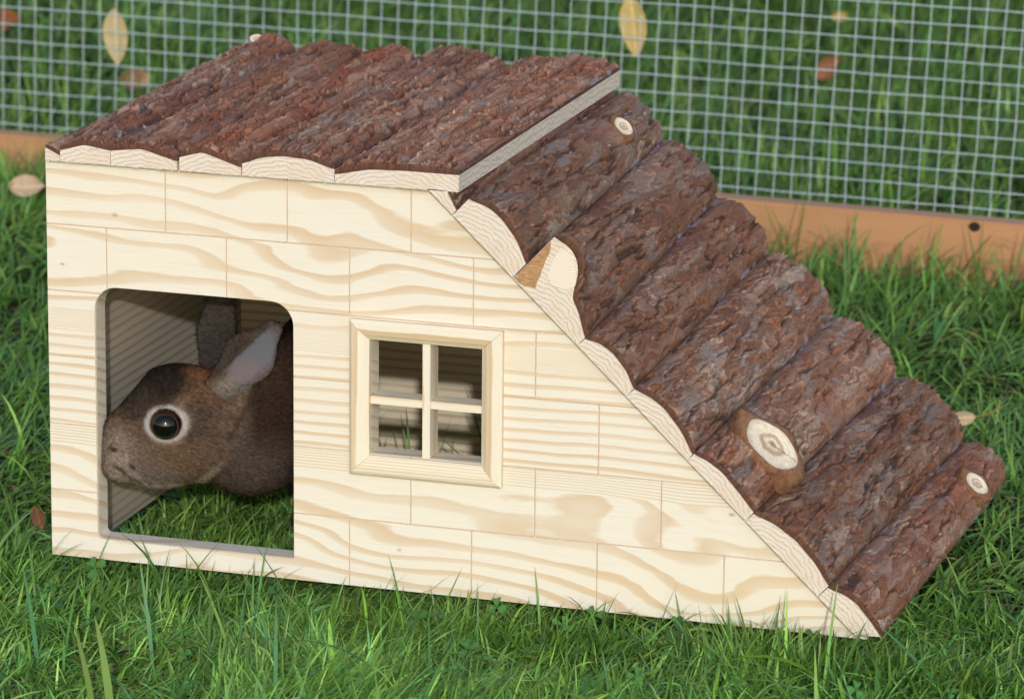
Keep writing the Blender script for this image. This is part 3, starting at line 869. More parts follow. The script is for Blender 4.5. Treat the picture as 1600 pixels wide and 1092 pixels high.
def field(name, pts, Lr, Wr, seg, straw=.10, mat=M_GRASS, lean=(.35, 1.35), lmul=None, gain=1.0):
    n = len(pts)
    x, y = pts[:, 0], pts[:, 1]
    root = np.stack([x, y, ground_h(x, y) - .002], 1)
    flow = fbm(x * 7, y * 7, 300, 2) * 3.2
    az = flow + RNG.normal(0, 1.3, n)
    th0 = RNG.uniform(*lean, n) * (.55 + .6 * (fbm(x * 11 + 4, y * 11, 310, 2) * .5 + .5).clip(0, 1))
    bend = RNG.uniform(.1, 1.5, n)
    L = RNG.uniform(*Lr, n) * (1 + .35 * fbm(x * 5 - 3, y * 5, 320, 2)).clip(.5, 1.6)
    if lmul is not None: L = L * lmul
    Wd = RNG.uniform(*Wr, n) * (1 + .8 * (RNG.random(n) < .12))
    ci = (fbm(x * 14, y * 14, 330, 2) * 2.2 + RNG.normal(0, 1.2, n) + 2.5).clip(0, 4.99)
    lo = ci.astype(int); f_ = (ci - lo)[:, None]
    col = GREENS[lo] * (1 - f_) + GREENS[(lo + 1).clip(0, 5)] * f_
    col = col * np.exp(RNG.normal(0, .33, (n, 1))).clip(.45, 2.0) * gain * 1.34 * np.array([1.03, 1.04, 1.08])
    isst = RNG.random(n) < straw * (1 + 1.2 * fbm(x * 6 + 9, y * 6, 340, 2)).clip(.2, 2.5)
    st_c = np.array([.46, .37, .19]) * RNG.uniform(.6, 1.25, (n, 1))
    col = np.where(isst[:, None], st_c, col)
    th0 = np.where(isst, RNG.uniform(.9, 1.5, n), th0)
    Wd = np.where(isst, Wd * .6, Wd)
    return blades(root, L, Wd, az, th0, bend, col, seg)

def merge(parts):
    V = []; Q = []; T = []; C = []; b = 0
    for v, q, t, c in parts:
        V.append(v); Q.append(q + b); T.append(t + b); C.append(c); b += len(v)
    return np.concatenate(V), [np.concatenate(Q), np.concatenate(T)], np.concatenate(C)

def scatter(n, x0, x1, y0, y1):
    return np.stack([RNG.uniform(x0, x1, n), RNG.uniform(y0, y1, n)], 1)

parts = []
# close lawn in front of and beside the house
parts.append(field('g', scatter(72000, -.12, .95, -.50, .14), (.016, .042), (.0009, .0022), 5, .16, lean=(.3, 1.4), gain=1.25))
parts.append(field('g', scatter(34000, -.12, .95, -.50, .14), (.012, .030), (.0008, .0016), 3, .55, lean=(.7, 1.5), gain=1.1))
# inside the house and behind it, in the run
pp = scatter(9000, .018, .45, .018, .335)
parts.append(field('g', pp, (.024, .052), (.0012, .0024), 5, .06, lean=(.15, 1.1)))
parts.append(field('g', scatter(48000, -.75, 1.05, .14, 1.15), (.024, .052), (.0013, .0027), 4, .10, gain=.92))
# beyond the fence; colour darkened in place of flash light fading with distance
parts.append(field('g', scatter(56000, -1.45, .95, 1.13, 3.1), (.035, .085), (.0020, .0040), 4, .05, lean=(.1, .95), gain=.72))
# wider surroundings, sparser and coarser
ring = scatter(70000, -3.2, 3.4, -1.8, 5.0)
inn = (ring[:, 0] > -1.3) & (ring[:, 0] < .95) & (ring[:, 1] > -.5) & (ring[:, 1] < 3.1)
parts.append(field('g', ring[~inn], (.045, .085), (.004, .008), 2, .05))
parts.append(field('g', scatter(20000, -1.3, -.11, -.50, .15), (.026, .055), (.0018, .0036), 3, .08))
pp = np.concatenate([scatter(900, -.03, .66, -.034, -.004), scatter(1900, .26, .70, -.040, -.004), scatter(500, .50, .70, -.050, .02)])
parts.append(field('g', scatter(420, .28, .68, -.045, -.006), (.040, .066), (.0010, .0024), 6, .14, lean=(.1, .9)))
parts.append(field('g', pp, (.028, .050), (.0010, .0022), 5, .14, lean=(.1, 1.0)))
# longer single blades standing along the base, and by the left wall
pp = scatter(75, -.03, .64, -.050, -.006)
parts.append(field('g', pp, (.045, .080), (.0012, .0026), 6, .10, lean=(.05, .55)))
pp = scatter(240, -.16, -.004, -.03, .30)
parts.append(field('g', pp, (.045, .075), (.0014, .0026), 6, .10, lean=(.1, .8)))
pp = scatter(300, .45, .85, .02, .55)
parts.append(field('g', pp, (.040, .075), (.0014, .0028), 6, .10, lean=(.1, .9)))
pp = scatter(110, .10, .40, .16, .32)
parts.append(field('g', pp, (.060, .115), (.0014, .0026), 7, 0, lean=(.05, .5)))
# against the fence rail
pp = np.stack([RNG.uniform(-.7, .75, 2600), RNG.uniform(.98, 1.13, 2600)], 1)
parts.append(field('g', pp, (.04, .085), (.0012, .0024), 6, .12, lean=(.05, .7)))
# long flat blades in the near lawn
pp = scatter(450, -.05, .9, -.45, 0.0)
parts.append(field('g', pp, (.045, .080), (.0014, .0026), 7, .05, lean=(.3, 1.1)))

def hand(spec):
    """chosen single blades: photo pixel of root (at turf height), azimuth, lean, bend, length, width, colour"""
    out = []
    for (px, py, az, th, bd, L, wd, col) in spec:
        P = ray_at_Z(px, py, -.004)
        out.append(blades(np.array([[P[0], P[1], ground_h(P[0], P[1])]]), np.array([L]), np.array([wd]), np.array([az]), np.array([th]), np.array([bd]), np.array([col]), 7))
    return out
PALE = (.26, .40, .10); BLU = (.10, .29, .12); MID = (.12, .30, .06)
parts += hand([
    (60, 1000, 2.2, .35, .6, .085, .0030, BLU), (100, 985, 1.5, .2, .5, .075, .0026, MID), (240, 1000, 2.3, .2, .3, .085, .0030, BLU), (385, 990, .6, .1, .2, .075, .0028, BLU), (370, 1000, 1.0, .05, .2, .080, .0024, BLU), (480, 1040, .2, .75, .2, .080, .0028, BLU), (610, 985, .3, .8, .2, .080, .0024, MID), (905, 1010, .1, .8, .4, .085, .0030, BLU), (1100, 1050, 3.0, .7, .4, .080, .0030, BLU), (1500, 1060, 2.8, .75, .4, .085, .0032, BLU), (1400, 1080, .4, .5, .4, .080, .0030, MID),
    (972, 968, .3, .02, .15, .075, .0046, PALE), (985, 965, .0, .15, .4, .070, .0028, MID), (950, 970, 3.0, .25, .6, .062, .0024, MID),
    (255, 905, 3.4, .15, .3, .062, .0042, MID), (330, 1010, .2, .65, .5, .070, .0050, PALE), (150, 1075, 2.6, .2, .3, .075, .0064, PALE),
    (175, 1085, 2.4, .1, .5, .085, .0060, PALE), (1330, 985, 2.7, .45, .5, .085, .0040, BLU), (1275, 990, .1, .02, .1, .060, .0036, BLU),
    (1110, 965, 2.4, .35, .5, .055, .0018, MID), (725, 915, 2.9, .05, .2, .060, .0028, MID), (690, 920, .1, .8, .9, .060, .0020, MID),
    (560, 930, .4, .75, .2, .060, .0016, MID), (1440, 1000, .0, .15, .2, .070, .0034, MID), (1560, 1010, .3, .1, .2, .080, .0040, PALE),
    (640, 1090, 1.2, .5, .5, .080, .0040, MID), (430, 1060, 1.9, .3, .3, .080, .0034, BLU), (1180, 1060, 2.8, .6, .5, .085, .0034, MID),
    (830, 700, .5, .1, .2, .01, .001, MID)])
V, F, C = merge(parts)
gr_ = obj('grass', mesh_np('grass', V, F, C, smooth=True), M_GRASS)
tag(gr_, 'short mown green lawn grass with dry blades between', 'grass', kind='stuff')

# clover scattered through the turf
def clover_patch(pts, hs, sz):
    V = []; F3 = []; C = []; b = 0
    for (x, y), hh, s in zip(pts, hs, sz):
        z = ground_h(np.array(x), np.array(y)) + hh
        ph = random.uniform(0, 6.28); tx, ty = random.uniform(-.5, .3), random.uniform(.1, .8)
        cbase = np.array([.075, .20, .050]) * random.uniform(.6, 1.35)
        s *= .85
        for k in range(3):
            a = ph + k * 2.094 + random.uniform(-.2, .2)
            d = np.array([math.cos(a), math.sin(a), 0]); e = np.array([-d[1], d[0], 0])
            up = random.uniform(.1, .45)
            out = [(0, 0), (.35, .30), (.75, .48), (1.0, .34), (1.03, .14), (.95, 0), (1.03, -.14), (1.0, -.34), (.75, -.48), (.35, -.30)]
            P = [np.array([x, y, z]) + s * (u_ * d + v_ * e) + np.array([0, 0, s * (up * u_ + .35 * abs(v_) - .3 * u_ * u_)]) for u_, v_ in out]
            P.append(np.array([x, y, z]) + s * .55 * d + np.array([0, 0, s * (up * .55 - .1)]))
            for p in P: p[2] += (p[0] - x) * tx + (p[1] - y) * ty
            if solid(np.array(P)).any(): continue
            V += P
            for i in range(10): F3.append((b + 10, b + i, b + (i + 1) % 10))
            C += [cbase * (1.0 if i not in (2, 3, 7, 8) else 1.15) for i in range(10)] + [cbase * 1.3]
            b += 11
    return np.array(V), np.array(F3), np.array(C)
cp = [tuple(p) for p in scatter(90, -.05, .9, -.40, -.012)]
chh = [random.uniform(.016, .030) for _ in cp]; csz = [random.uniform(.0045, .0075) for _ in cp]
for px, py, hh, s in [(165, 878, .026, .0085), (150, 885, .028, .009), (800, 925, .030, .008), (845, 940, .031, .008), (1285, 982, .031, .0085), (940, 950, .031, .008), (650, 965, .030, .009), (1060, 990, .028, .010), (880, 975, .03, .009), (730, 1010, .028, .009)]:
    P = ray_at_Z(px, py, hh + GZ); cp.append((P[0], min(P[1], -.012))); chh.append(hh); csz.append(s)
V, F, C = clover_patch(cp, chh, csz)
cl = obj('clover', mesh_np('clover', V, F, C, smooth=True), M_CLOVER)
tag(cl, 'small round clover leaves scattered low in the lawn', 'clover', kind='stuff')

# ------------------------------------------------------------------ fallen leaves
def fallen_leaf(P, e1, e2, ln, wd, c1, c2, label, curl=.15, stalk=.25, jag=0.0, seed=0):
    e1 = Vector(e1).normalized(); e2 = (Vector(e2) - e1 * Vector(e2).dot(e1)).normalized(); e3 = e1.cross(e2)
    nu, nv = 22, 10; V = []; C = []
    for i in range(nu + 1):
        u_ = i / nu
        hw = wd / 2 * (math.sin(math.pi * u_ ** .85) ** .8) * (1 + jag * math.sin(u_ * 40 + seed)) + 1e-5
        for j in range(nv + 1):
            v_ = j / nv * 2 - 1
            x = (u_ - .5) * ln; y_ = v_ * hw
            z = curl * wd * (v_ * v_ * .6 + .5 * math.sin(u_ * 3 + seed) + .15 * math.sin(v_ * 4 + u_ * 7 + seed)) - .0006 * math.exp(-abs(v_) * 12)
            V.append((x, y_, z))
            f_ = .5 + .5 * float(fbm(np.array([u_ * 4 + seed]), np.array([v_ * 2.0]), 400 + seed, 3)[0])
            vein = .18 * (abs(math.sin((u_ * 9 - abs(v_) * 1.6) * math.pi)) < .18) + .35 * (abs(v_) < .12)
            c = np.array(c1) * (1 - f_) + np.array(c2) * f_
            C.append(np.clip(c * (1 + vein), 0, .9))
    n1 = nv + 1
    i = (np.arange(nu)[:, None] * n1 + np.arange(nv)[None]).ravel()
    V = np.array(V); C = np.array(C)
    F = np.stack([i, i + n1, i + n1 + 1, i + 1], 1)
    M = Matrix(((e1.x, e2.x, e3.x, P[0]), (e1.y, e2.y, e3.y, P[1]), (e1.z, e2.z, e3.z, P[2]), (0, 0, 0, 1)))
    K = len(V)
    V2 = np.concatenate([V, V - [0, 0, .0003]]); F2 = [F, F[:, ::-1] + K]
    o = obj('fallen_leaf', mesh_np('fallen_leaf', V2, F2, np.concatenate([C, C]), smooth=True), M_DRYLEAF, None, M)
    tag(o, label, 'leaf', 'fallen autumn leaves on the lawn')
    if stalk:
        r = .0006; S_ = []; 
        for k in range(7):
            t = k / 6
            cx = -ln / 2 - stalk * ln * t; cy = .12 * ln * stalk * t * t * 3; cz = .002 * t
            for a in range(4):
                S_.append((cx, cy + r * math.cos(a * 1.571), cz + r * math.sin(a * 1.571)))
        F = [np.array([(k * 4 + a, k * 4 + (a + 1) % 4, k * 4 + 4 + (a + 1) % 4, k * 4 + 4 + a) for k in range(6) for a in range(4)])]
        s = obj('stalk', mesh_np('stalk', S_, F, np.tile(np.array([[.45, .24, .06]]), (len(S_), 1))), M_DRYLEAF, None)
        s.parent = o
    return o
def on_mesh(px, py, back=.0065):
    n = np.array([-fd[1], fd[0], 0]); p0 = np.array([FL[0], FL[1], 0]) + n * (back + .012)
    r = W.T @ np.array([(px - 800) / FPX, (py - 546) / FPX, 1.0])
    return CAM + np.dot(p0 - CAM, n) / np.dot(r, n) * r
RIGHT = W[0]; DOWN = W[1]
fallen_leaf(on_mesh(182, 58), (.03, .02, -1), (1, -.05, 0), .057, .027, (.62, .50, .27), (.50, .40, .22), 'pale yellow pointed leaf upright behind the mesh above the left end of the roof', .10, .10, seed=1)
fallen_leaf(on_mesh(990, 42), (.10, .02, -1), (1, -.05, .1), .060, .027, (.60, .43, .13), (.55, .44, .22), 'golden yellow narrow leaf upright behind the mesh above the right end of the roof', .10, .10, seed=2)
P = ray_at_Z(213, 125, .045); fallen_leaf(P, (1, .15, .1), (0, .6, .8), .036, .026, (.42, .22, .10), (.52, .34, .17), 'brown broad leaf behind the mesh, just above the left bark roof edge', .2, 0, seed=3)
P = ray_at_Z(44, 291, .030); fallen_leaf(P, (1, -.1, .05), (0, .45, .9), .042, .022, (.60, .42, .27), (.62, .50, .36), 'pale tan leaf lying in the grass left of the roof, in front of the rail', .25, 0, seed=4)
P = ray_at_Z(1297, 108, .040); fallen_leaf(P, (.7, .1, .55), (-.5, .5, .7), .036, .024, (.30, .12, .06), (.42, .20, .11), 'red brown curled leaf in the grass behind the mesh at the upper right', .3, 0, seed=5)
P = ray_at_Z(10, 38, .045); fallen_leaf(P, (.9, .1, .2), (0, .6, .8), .040, .028, (.36, .13, .04), (.20, .08, .04), 'dark orange leaf behind the mesh at the far upper left corner', .3, 0, seed=6)
P = ray_at_Z(1503, 652, .006); fallen_leaf(P, (-1, -.25, -.10), (0, .5, .8), .022, .012, (.55, .36, .20), (.60, .46, .32), 'small tan leaf with an orange stalk beside the lower bark ramp', .25, 1.0, seed=7)
P = ray_at_Y(60, 808, .02); fallen_leaf(P, (.25, .1, -1), (1, .3, .2), .020, .010, (.16, .07, .04), (.24, .12, .07), 'reddish brown leaf tucked against the left wall of the house', .3, 0, seed=8)
P = ray_at_Z(1313, 27, .040); fallen_leaf(P, (.9, .2, .2), (0, .6, .8), .020, .013, (.50, .36, .08), (.40, .28, .10), 'small mustard yellow leaf behind the mesh near the upper right edge', .2, 0, seed=9)

# ------------------------------------------------------------------ the rabbit
E1 = np.array([.954, .300, 0.0]); E1 /= np.linalg.norm(E1)
E2 = np.array([-E1[1], E1[0], 0.0])
PX = 0.000448                                     # metres per photograph pixel at the rabbit
R0 = ray_at_Y(160, 715, .0135)                    # just at the nose, in the head's middle plane
def loc(px, py, d=0.0):
    """rabbit frame: u along the body, w up, d away from the viewer (metres)"""
    r = W.T @ np.array([(px - 800) / FPX, (py - 546) / FPX, 1.0])
    P = CAM + np.dot(R0 + E2 * d - CAM, E2) / np.dot(r, E2) * r
    q = P - R0
    return np.array([np.dot(q, E1), q[2], d])

H = .0019
u_ax = np.arange(-.012, .215, H); w_ax = np.arange(-.085, .165, H); d_ax = np.arange(-.045, .250, H)
Ug, Wg, Dg = np.meshgrid(u_ax, w_ax, d_ax, indexing='ij')
Ug = Ug.astype(np.float32); Wg = Wg.astype(np.float32); Dg = Dg.astype(np.float32)
def ell(px, py, ra, rb, rd, d=0.0, rot=0.0):
    c = loc(px, py, d); a, b, cd_ = ra * PX, rb * PX, rd * PX
    x = Ug - c[0]; y = Wg - c[1]; z = Dg - c[2]
    if rot:
        cs, sn = math.cos(rot), math.sin(rot); x, y = x * cs + y * sn, -x * sn + y * cs
    k0 = np.sqrt((x / a) ** 2 + (y / b) ** 2 + (z / cd_) ** 2)
    k1 = np.sqrt((x / a ** 2) ** 2 + (y / b ** 2) ** 2 + (z / cd_ ** 2) ** 2) + 1e-9
    return k0 * (k0 - 1) / k1
def cap(p0, p1, r0, r1, flat=1.0):
    a = loc(*p0); b = loc(*p1); ab = b - a
    x = Ug - a[0]; y = Wg - a[1]; z = Dg - a[2]
    t = np.clip((x * ab[0] + y * ab[1] + z * ab[2]) / ab.dot(ab), 0, 1)
    zz = (z - t * ab[2]) / flat
    return (np.sqrt((x - t * ab[0]) ** 2 + (y - t * ab[1]) ** 2 + zz ** 2) - (r0 + (r1 - r0) * t) * PX) * min(1, flat ** .5)
def smin(a, b, k):
    h = np.clip(.5 + .5 * (b - a) / k, 0, 1)
    return b * (1 - h) + a * h - k * h * (1 - h)
def smax(a, b, k): return -smin(-a, -b, k)

sdf = ell(288, 656, 78, 88, 56, .0, -.15)                           # skull
sdf = smin(sdf, ell(330, 690, 62, 62, 58, .002), .010)              # cheek
sdf = smin(sdf, ell(222, 690, 62, 58, 36, .0, .25), .012)           # muzzle
sdf = smin(sdf, ell(183, 716, 27, 38, 27, .0), .006)                # nose and lips
sdf = smin(sdf, cap((258, 618, 0), (196, 668, 0), 42, 26, .75), .010)
sdf = smin(sdf, ell(255, 726, 66, 36, 32, .0, .10), .010)           # lower jaw
for sgn in (-1, 1):                                                 # brow and eye bulge, whisker pad
    sdf = smin(sdf, ell(258, 660, 32, 27, 14, sgn * .0165), .006)
    sdf = smin(sdf, ell(190, 732, 24, 20, 12, sgn * .0090), .005)
head = sdf
neck = smin(cap((352, 655, .004), (440, 620, .020), 78, 104, .80), ell(395, 700, 88, 72, 84, .018), .016)
sdf = smin(sdf, neck, .007)
# the body is turned away into the house behind the shoulder
body = smin(ell(488, 612, 76, 128, 150, .070), ell(510, 612, 70, 128, 210, .125), .02)
sdf = smin(sdf, body, .02)
sdf = smin(sdf, cap((478, 720, .020), (486, 800, .022), 26, 14), .010)
sdf = smin(sdf, cap((486, 800, .022), (466, 812, .018), 14, 11), .006)
sdf = smin(sdf, cap((530, 720, .030), (535, 800, .030), 24, 13), .010)
for q_ in (470, 552):
    sdf = smin(sdf, ell(q_, 660, 34, 66, 90, .150), .012)
    sdf = smin(sdf, cap((q_, 742, .170), (q_, 760, .090), 20, 15), .010)
sdf = smin(sdf, ell(510, 600, 26, 28, 30, .218), .012)              # tail
# near ear: upright leaf leaning back, hollow towards the viewer
ear = smin(cap((345, 606, -.016), (390, 558, -.016), 26, 40, .30), cap((390, 558, -.016), (424, 517, -.012), 39, 19, .30), .004)
cup = smin(ell(393, 560, 57, 31, 14, -.0215, .80), ell(358, 596, 20, 15, 10, -.0230, .75), .004)
ear = smax(ear, -cup, .0015)
sdf = smin(sdf, ear, .0035)
ear2 = smin(cap((330, 590, .030), (338, 520, .034), 22, 30, .35), cap((338, 520, .034), (352, 420, .036), 30, 18, .35), .004)
sdf = smin(sdf, ear2, .005)
# eye sockets, nostril, mouth
eye_uw = loc(259, 663, -.02)
for sgn in (-1, 1):
    cu, cw = loc(259, 663, -.0215)[:2]
    sdf = smax(sdf, -(np.sqrt((Ug - cu) ** 2 + (Wg - cw) ** 2 + (Dg - sgn * .0205) ** 2) - .0114), .0012)
def surface_nets(Fv, ax, ay, az_):
    sgn = Fv < 0
    nx, ny, nz = Fv.shape
    cnt = np.zeros((nx - 1, ny - 1, nz - 1), np.float32); pos = np.zeros((nx - 1, ny - 1, nz - 1, 3), np.float32)
    cor = [(i, j, k) for i in (0, 1) for j in (0, 1) for k in (0, 1)]
    for a in cor:
        for axn in range(3):
            if a[axn] == 0:
                b = list(a); b[axn] = 1
                A = Fv[a[0]:nx - 1 + a[0], a[1]:ny - 1 + a[1], a[2]:nz - 1 + a[2]]
                B = Fv[b[0]:nx - 1 + b[0], b[1]:ny - 1 + b[1], b[2]:nz - 1 + b[2]]
                cr = (A < 0) != (B < 0)
                t = np.where(cr, A / np.where(cr, A - B, 1), 0)
                for c in range(3):
                    pos[..., c] += np.where(cr, a[c] + (t if c == axn else 0), 0)
                cnt += cr
    act = cnt > 0
    idx = -np.ones(cnt.shape, np.int64); idx[act] = np.arange(act.sum())
    I = np.argwhere(act); Pp = pos[act] / cnt[act][:, None] + I
    quads = []
    for axn in range(3):
        o1, o2 = [(1, 2), (2, 0), (0, 1)][axn]
        sl0 = [slice(1, n - 1) for n in Fv.shape]; sl0[axn] = slice(0, Fv.shape[axn] - 1)
        sl1 = list(sl0); sl1[axn] = slice(1, Fv.shape[axn])
        s0 = sgn[tuple(sl0)]; s1 = sgn[tuple(sl1)]
        e = np.argwhere(s0 != s1); e_off = np.array([0 if i == axn else 1 for i in range(3)]); g = e + e_off
        fl = s0[tuple(e.T)]
        d1 = np.eye(3, dtype=int)[o1]; d2 = np.eye(3, dtype=int)[o2]
        q = np.stack([idx[tuple((g - d1 - d2).T)], idx[tuple((g - d2).T)], idx[tuple(g.T)], idx[tuple((g - d1).T)]], 1)
        q[~fl] = q[~fl][:, ::-1]
        quads.append(q)
    return Pp, np.concatenate(quads)
Pv, Fq = surface_nets(sdf, u_ax, w_ax, d_ax)
uvw = np.stack([u_ax[0] + Pv[:, 0] * H, w_ax[0] + Pv[:, 1] * H, d_ax[0] + Pv[:, 2] * H], 1)
# relax slightly so that grid steps vanish
ed = np.concatenate([Fq[:, [0, 1]], Fq[:, [1, 2]], Fq[:, [2, 3]], Fq[:, [3, 0]]])
for it in range(3):
    acc = np.zeros_like(uvw); c_n = np.zeros(len(uvw))
    for c in range(3):
        acc[:, c] = np.bincount(ed[:, 0], uvw[ed[:, 1], c], len(uvw)) + np.bincount(ed[:, 1], uvw[ed[:, 0], c], len(uvw))
    c_n = np.bincount(ed[:, 0], minlength=len(uvw)) + np.bincount(ed[:, 1], minlength=len(uvw))
    uvw = uvw * .45 + acc / c_n[:, None] * .55
def to_world(q): return R0 + q[:, :1] * E1 + q[:, 2:3] * E2 + q[:, 1:2] * np.array([0, 0, 1.0])

def fur_colour(q, nrm_d=None):
    """coat pattern in the rabbit's own frame; returns (n,3)"""
    o = loc(270, 660, 0); ex = loc(320, 660, 0) - loc(220, 660, 0); ey = loc(270, 710, 0) - loc(270, 610, 0)
    Mx = np.array([[ex[0], ey[0]], [ex[1], ey[1]]]) / 100
    qq = q[:, :2].copy(); k_ = (loc(270, 660, -.02) - o)[:2] / -.02
    qq = qq - k_ * q[:, 2:3]
    pix = np.linalg.solve(Mx, (qq - o[:2]).T).T + np.array([270., 660.])             # coat chart, numbered like the photograph
    x, y = pix[:, 0], pix[:, 1]; d = q[:, 2]
    n1 = fbm(x / 28, y / 28, 500, 3); n2 = fbm(x / 9, y / 9 + d * 300, 510, 3); n3 = fbm(x / 60 + 3, y / 60, 520, 2)
    brown = np.array([.190, .125, .084]); grey = np.array([.160, .128, .106]); dark = np.array([.026, .019, .015]); pale = np.array([.38, .35, .325])
    c = np.tile(brown * .70, (len(q), 1)) * (1 + .42 * n1 + .30 * n2)[:, None]
    def mixc(m, col):
        nonlocal c
        m = np.clip(m, 0, 1)[:, None]; c = c * (1 - m) + np.asarray(col) * m
    def blob(cx, cy, rx_, ry_, rot=0, soft=.5):
        dx, dy = x - cx, y - cy; cs, sn = math.cos(rot), math.sin(rot)
        r = np.sqrt(((dx * cs + dy * sn) / rx_) ** 2 + ((-dx * sn + dy * cs) / ry_) ** 2) + .12 * n1
        return 1 - sstep(1 - soft, 1 + soft, r)
    mixc(blob(205, 735, 75, 50) * .85, grey * .95)                 # muzzle
    mixc(blob(176, 712, 30, 46) * .75, np.array([.26, .20, .165]))
    mixc(blob(252, 590, 92, 36, -.60) * .97, dark * .8)
    mixc(blob(225, 640, 26, 34, -.5) * .45, dark * 2.2)
    mixc(blob(330, 640, 26, 60, .2) * .5, dark * 2.4)
    mixc(blob(250, 712, 40, 16, .1) * .5, np.array([.17, .105, .066]))           # dark crown
    mixc(blob(215, 628, 30, 20, -.9) * .6, dark * 2)
    mixc(blob(305, 660, 18, 40, .3) * .55, dark * 2.2)
    mixc(blob(320, 615, 30, 22) * .7, np.array([.13, .070, .040]))
    mixc(blob(312, 578, 26, 18) * .85, np.array([.19, .085, .038]))
    mixc(blob(305, 712, 50, 24, -.1) * .6, np.array([.16, .095, .058]))
    mixc(blob(265, 768, 75, 12, .05, .5) * .85, np.array([.40, .34, .27]))
    mixc(blob(205, 760, 46, 8, .35, .6) * .5, np.array([.34, .29, .24]))      # pale jaw line
    mixc(blob(326, 740, 36, 6, -.65, .5) * .8, np.array([.40, .33, .24]))
    mixc(blob(352, 728, 44, 6, -.75, .6) * .7, dark * 1.3)  # throat crease, its shade painted into the coat
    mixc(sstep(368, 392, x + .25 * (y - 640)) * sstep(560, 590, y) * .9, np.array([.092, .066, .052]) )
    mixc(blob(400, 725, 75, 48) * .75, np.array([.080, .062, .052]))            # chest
    mixc(sstep(378, 400, x) * (1 - sstep(660, 740, y)) * .94, np.array([.036, .020, .013]))  # dark brown body, with the dim light of the house painted in
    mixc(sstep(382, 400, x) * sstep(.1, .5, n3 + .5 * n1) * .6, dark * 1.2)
    mixc(blob(376, 650, 5, 50, .5, .6) * .6, dark)                               # crease behind the cheek, its shade painted dark
    # eye ring
    r_e = np.sqrt(((x - 260) / 35.0) ** 2 + ((y - 662) / 28.5) ** 2)
    mixc((1 - sstep(.86, 1.12, r_e + .06 * n2)) * (d < .03), pale)
    r_i = np.sqrt(((x - 259) / 26.0) ** 2 + ((y - 663) / 24.0) ** 2)
    mixc((1 - sstep(.92, 1.02, r_i)) * (d < .03), (.02, .012, .010))
    # nostril and lip
    mixc(blob(178, 702, 5.5, 3.8) * .95, (.05, .03, .025))
    mixc(blob(206, 729, 6, 3.5, .9) * .85, (.05, .03, .025))
    mixc(blob(196, 738, 24, 3.4, .55, .7) * .95, (.045, .03, .024))
    mixc(blob(170, 700, 12, 3, -1.0, .7) * .6, (.07, .045, .035))
    mixc(blob(186, 716, 14, 7, -.2) * .5, (.30, .235, .19))
    mixc(blob(208, 742, 14, 4, .5) * .6, (.38, .31, .25))
    # ears
    in_e = sstep(0, 1, (-(d + .0080)) / .003) * sstep(.28, .45, (x - 325) / 110 + (600 - y) / 110)
    inner = blob(396, 559, 54, 25, -.83, .22) * (d < -.0085)
    outer = blob(388, 560, 72, 40, -.80, .1) * (d < -.0085)
    mixc(outer * .95, np.array([.085, .066, .053]))
    rim = np.clip(outer - inner, 0, 1) * (((x - 388) * .68 + (y - 560) * .73) > -2)
    mixc(rim * .6, (.17, .145, .125))
    mixc(inner, np.array([.125, .127, .152]) * 1.0)
    mixc(inner * blob(380, 585, 30, 22) * .6, (.17, .125, .125))
    mixc((blob(350, 602, 20, 12, -.4)) * (d < -.0085) * .6, (.22, .18, .15))
    mixc((d < -.0085) * (((x - 388) * .68 + (y - 560) * .73) < -13) * outer * .92, dark * 2.2)
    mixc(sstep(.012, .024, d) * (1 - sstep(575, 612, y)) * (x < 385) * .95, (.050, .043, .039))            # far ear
    mixc(blob(300, 800, 500, 20) * (x > 420) * .8, (.10, .05, .032))              # feet
    tick = 1 + .45 * fbm(x / 5.0, (y + d * 900) / 4.0, 560, 2) * (1 - inner) * (np.abs(r_e - .9) > .25) - .14 * (r_e > 1.2) * (1 - inner)
    return np.clip(c * tick[:, None], .006, .8), inner, pix
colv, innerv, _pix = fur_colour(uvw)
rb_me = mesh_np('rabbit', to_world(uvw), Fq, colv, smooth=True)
N_ = NT('rabbit_skin_fur'); m_ = N_.math
at_ = N_.n('ShaderNodeVertexColor', layer_name='Col')
N_.l(at_.outputs[0], N_.p.inputs['Base Color']); N_.p.inputs['Roughness'].default_value = .9; N_.p.inputs['Specular IOR Level'].default_value = .04
N_.l(N_.bump(N_.noise(N_.coords(), 900, 3, .6), .5, .0008), N_.p.inputs['Normal'])
M_SKIN = N_.m
rabbit = obj('rabbit', rb_me, M_SKIN)
tag(rabbit, 'brown short furred rabbit looking out of the doorway with one ear raised', 'rabbit')
# turn the faces outward if needed
bm = bmesh.new(); bm.from_mesh(rb_me); bmesh.ops.recalc_face_normals(bm, faces=bm.faces); bm.to_mesh(rb_me); bm.free()

# short dense coat
nv = len(rb_me.vertices)
vn = np.zeros(nv * 3, np.float32); rb_me.vertices.foreach_get('normal', vn); vn = vn.reshape(-1, 3).astype(float)
vc = to_world(uvw)
tri = np.concatenate([Fq[:, [0, 1, 2]], Fq[:, [0, 2, 3]]])
ar = np.linalg.norm(np.cross(vc[tri[:, 1]] - vc[tri[:, 0]], vc[tri[:, 2]] - vc[tri[:, 0]]), axis=1)
uc = uvw[tri].mean(1)
wgt = ar * np.where((uc[:, 0] < .145) & (uc[:, 2] < .03), 4.0, 1.0)
rc = np.sqrt((uc[:, 0] - loc(259, 663)[0]) ** 2 + (uc[:, 1] - loc(259, 663)[1]) ** 2)
wgt = wgt * (rc > .0112)
NF = 180000
ti = RNG.choice(len(tri), NF, p=wgt / wgt.sum())
b1 = RNG.random(NF); b2 = RNG.random(NF); fl = b1 + b2 > 1; b1[fl] = 1 - b1[fl]; b2[fl] = 1 - b2[fl]
wt = np.stack([1 - b1 - b2, b1, b2], 1)[..., None]
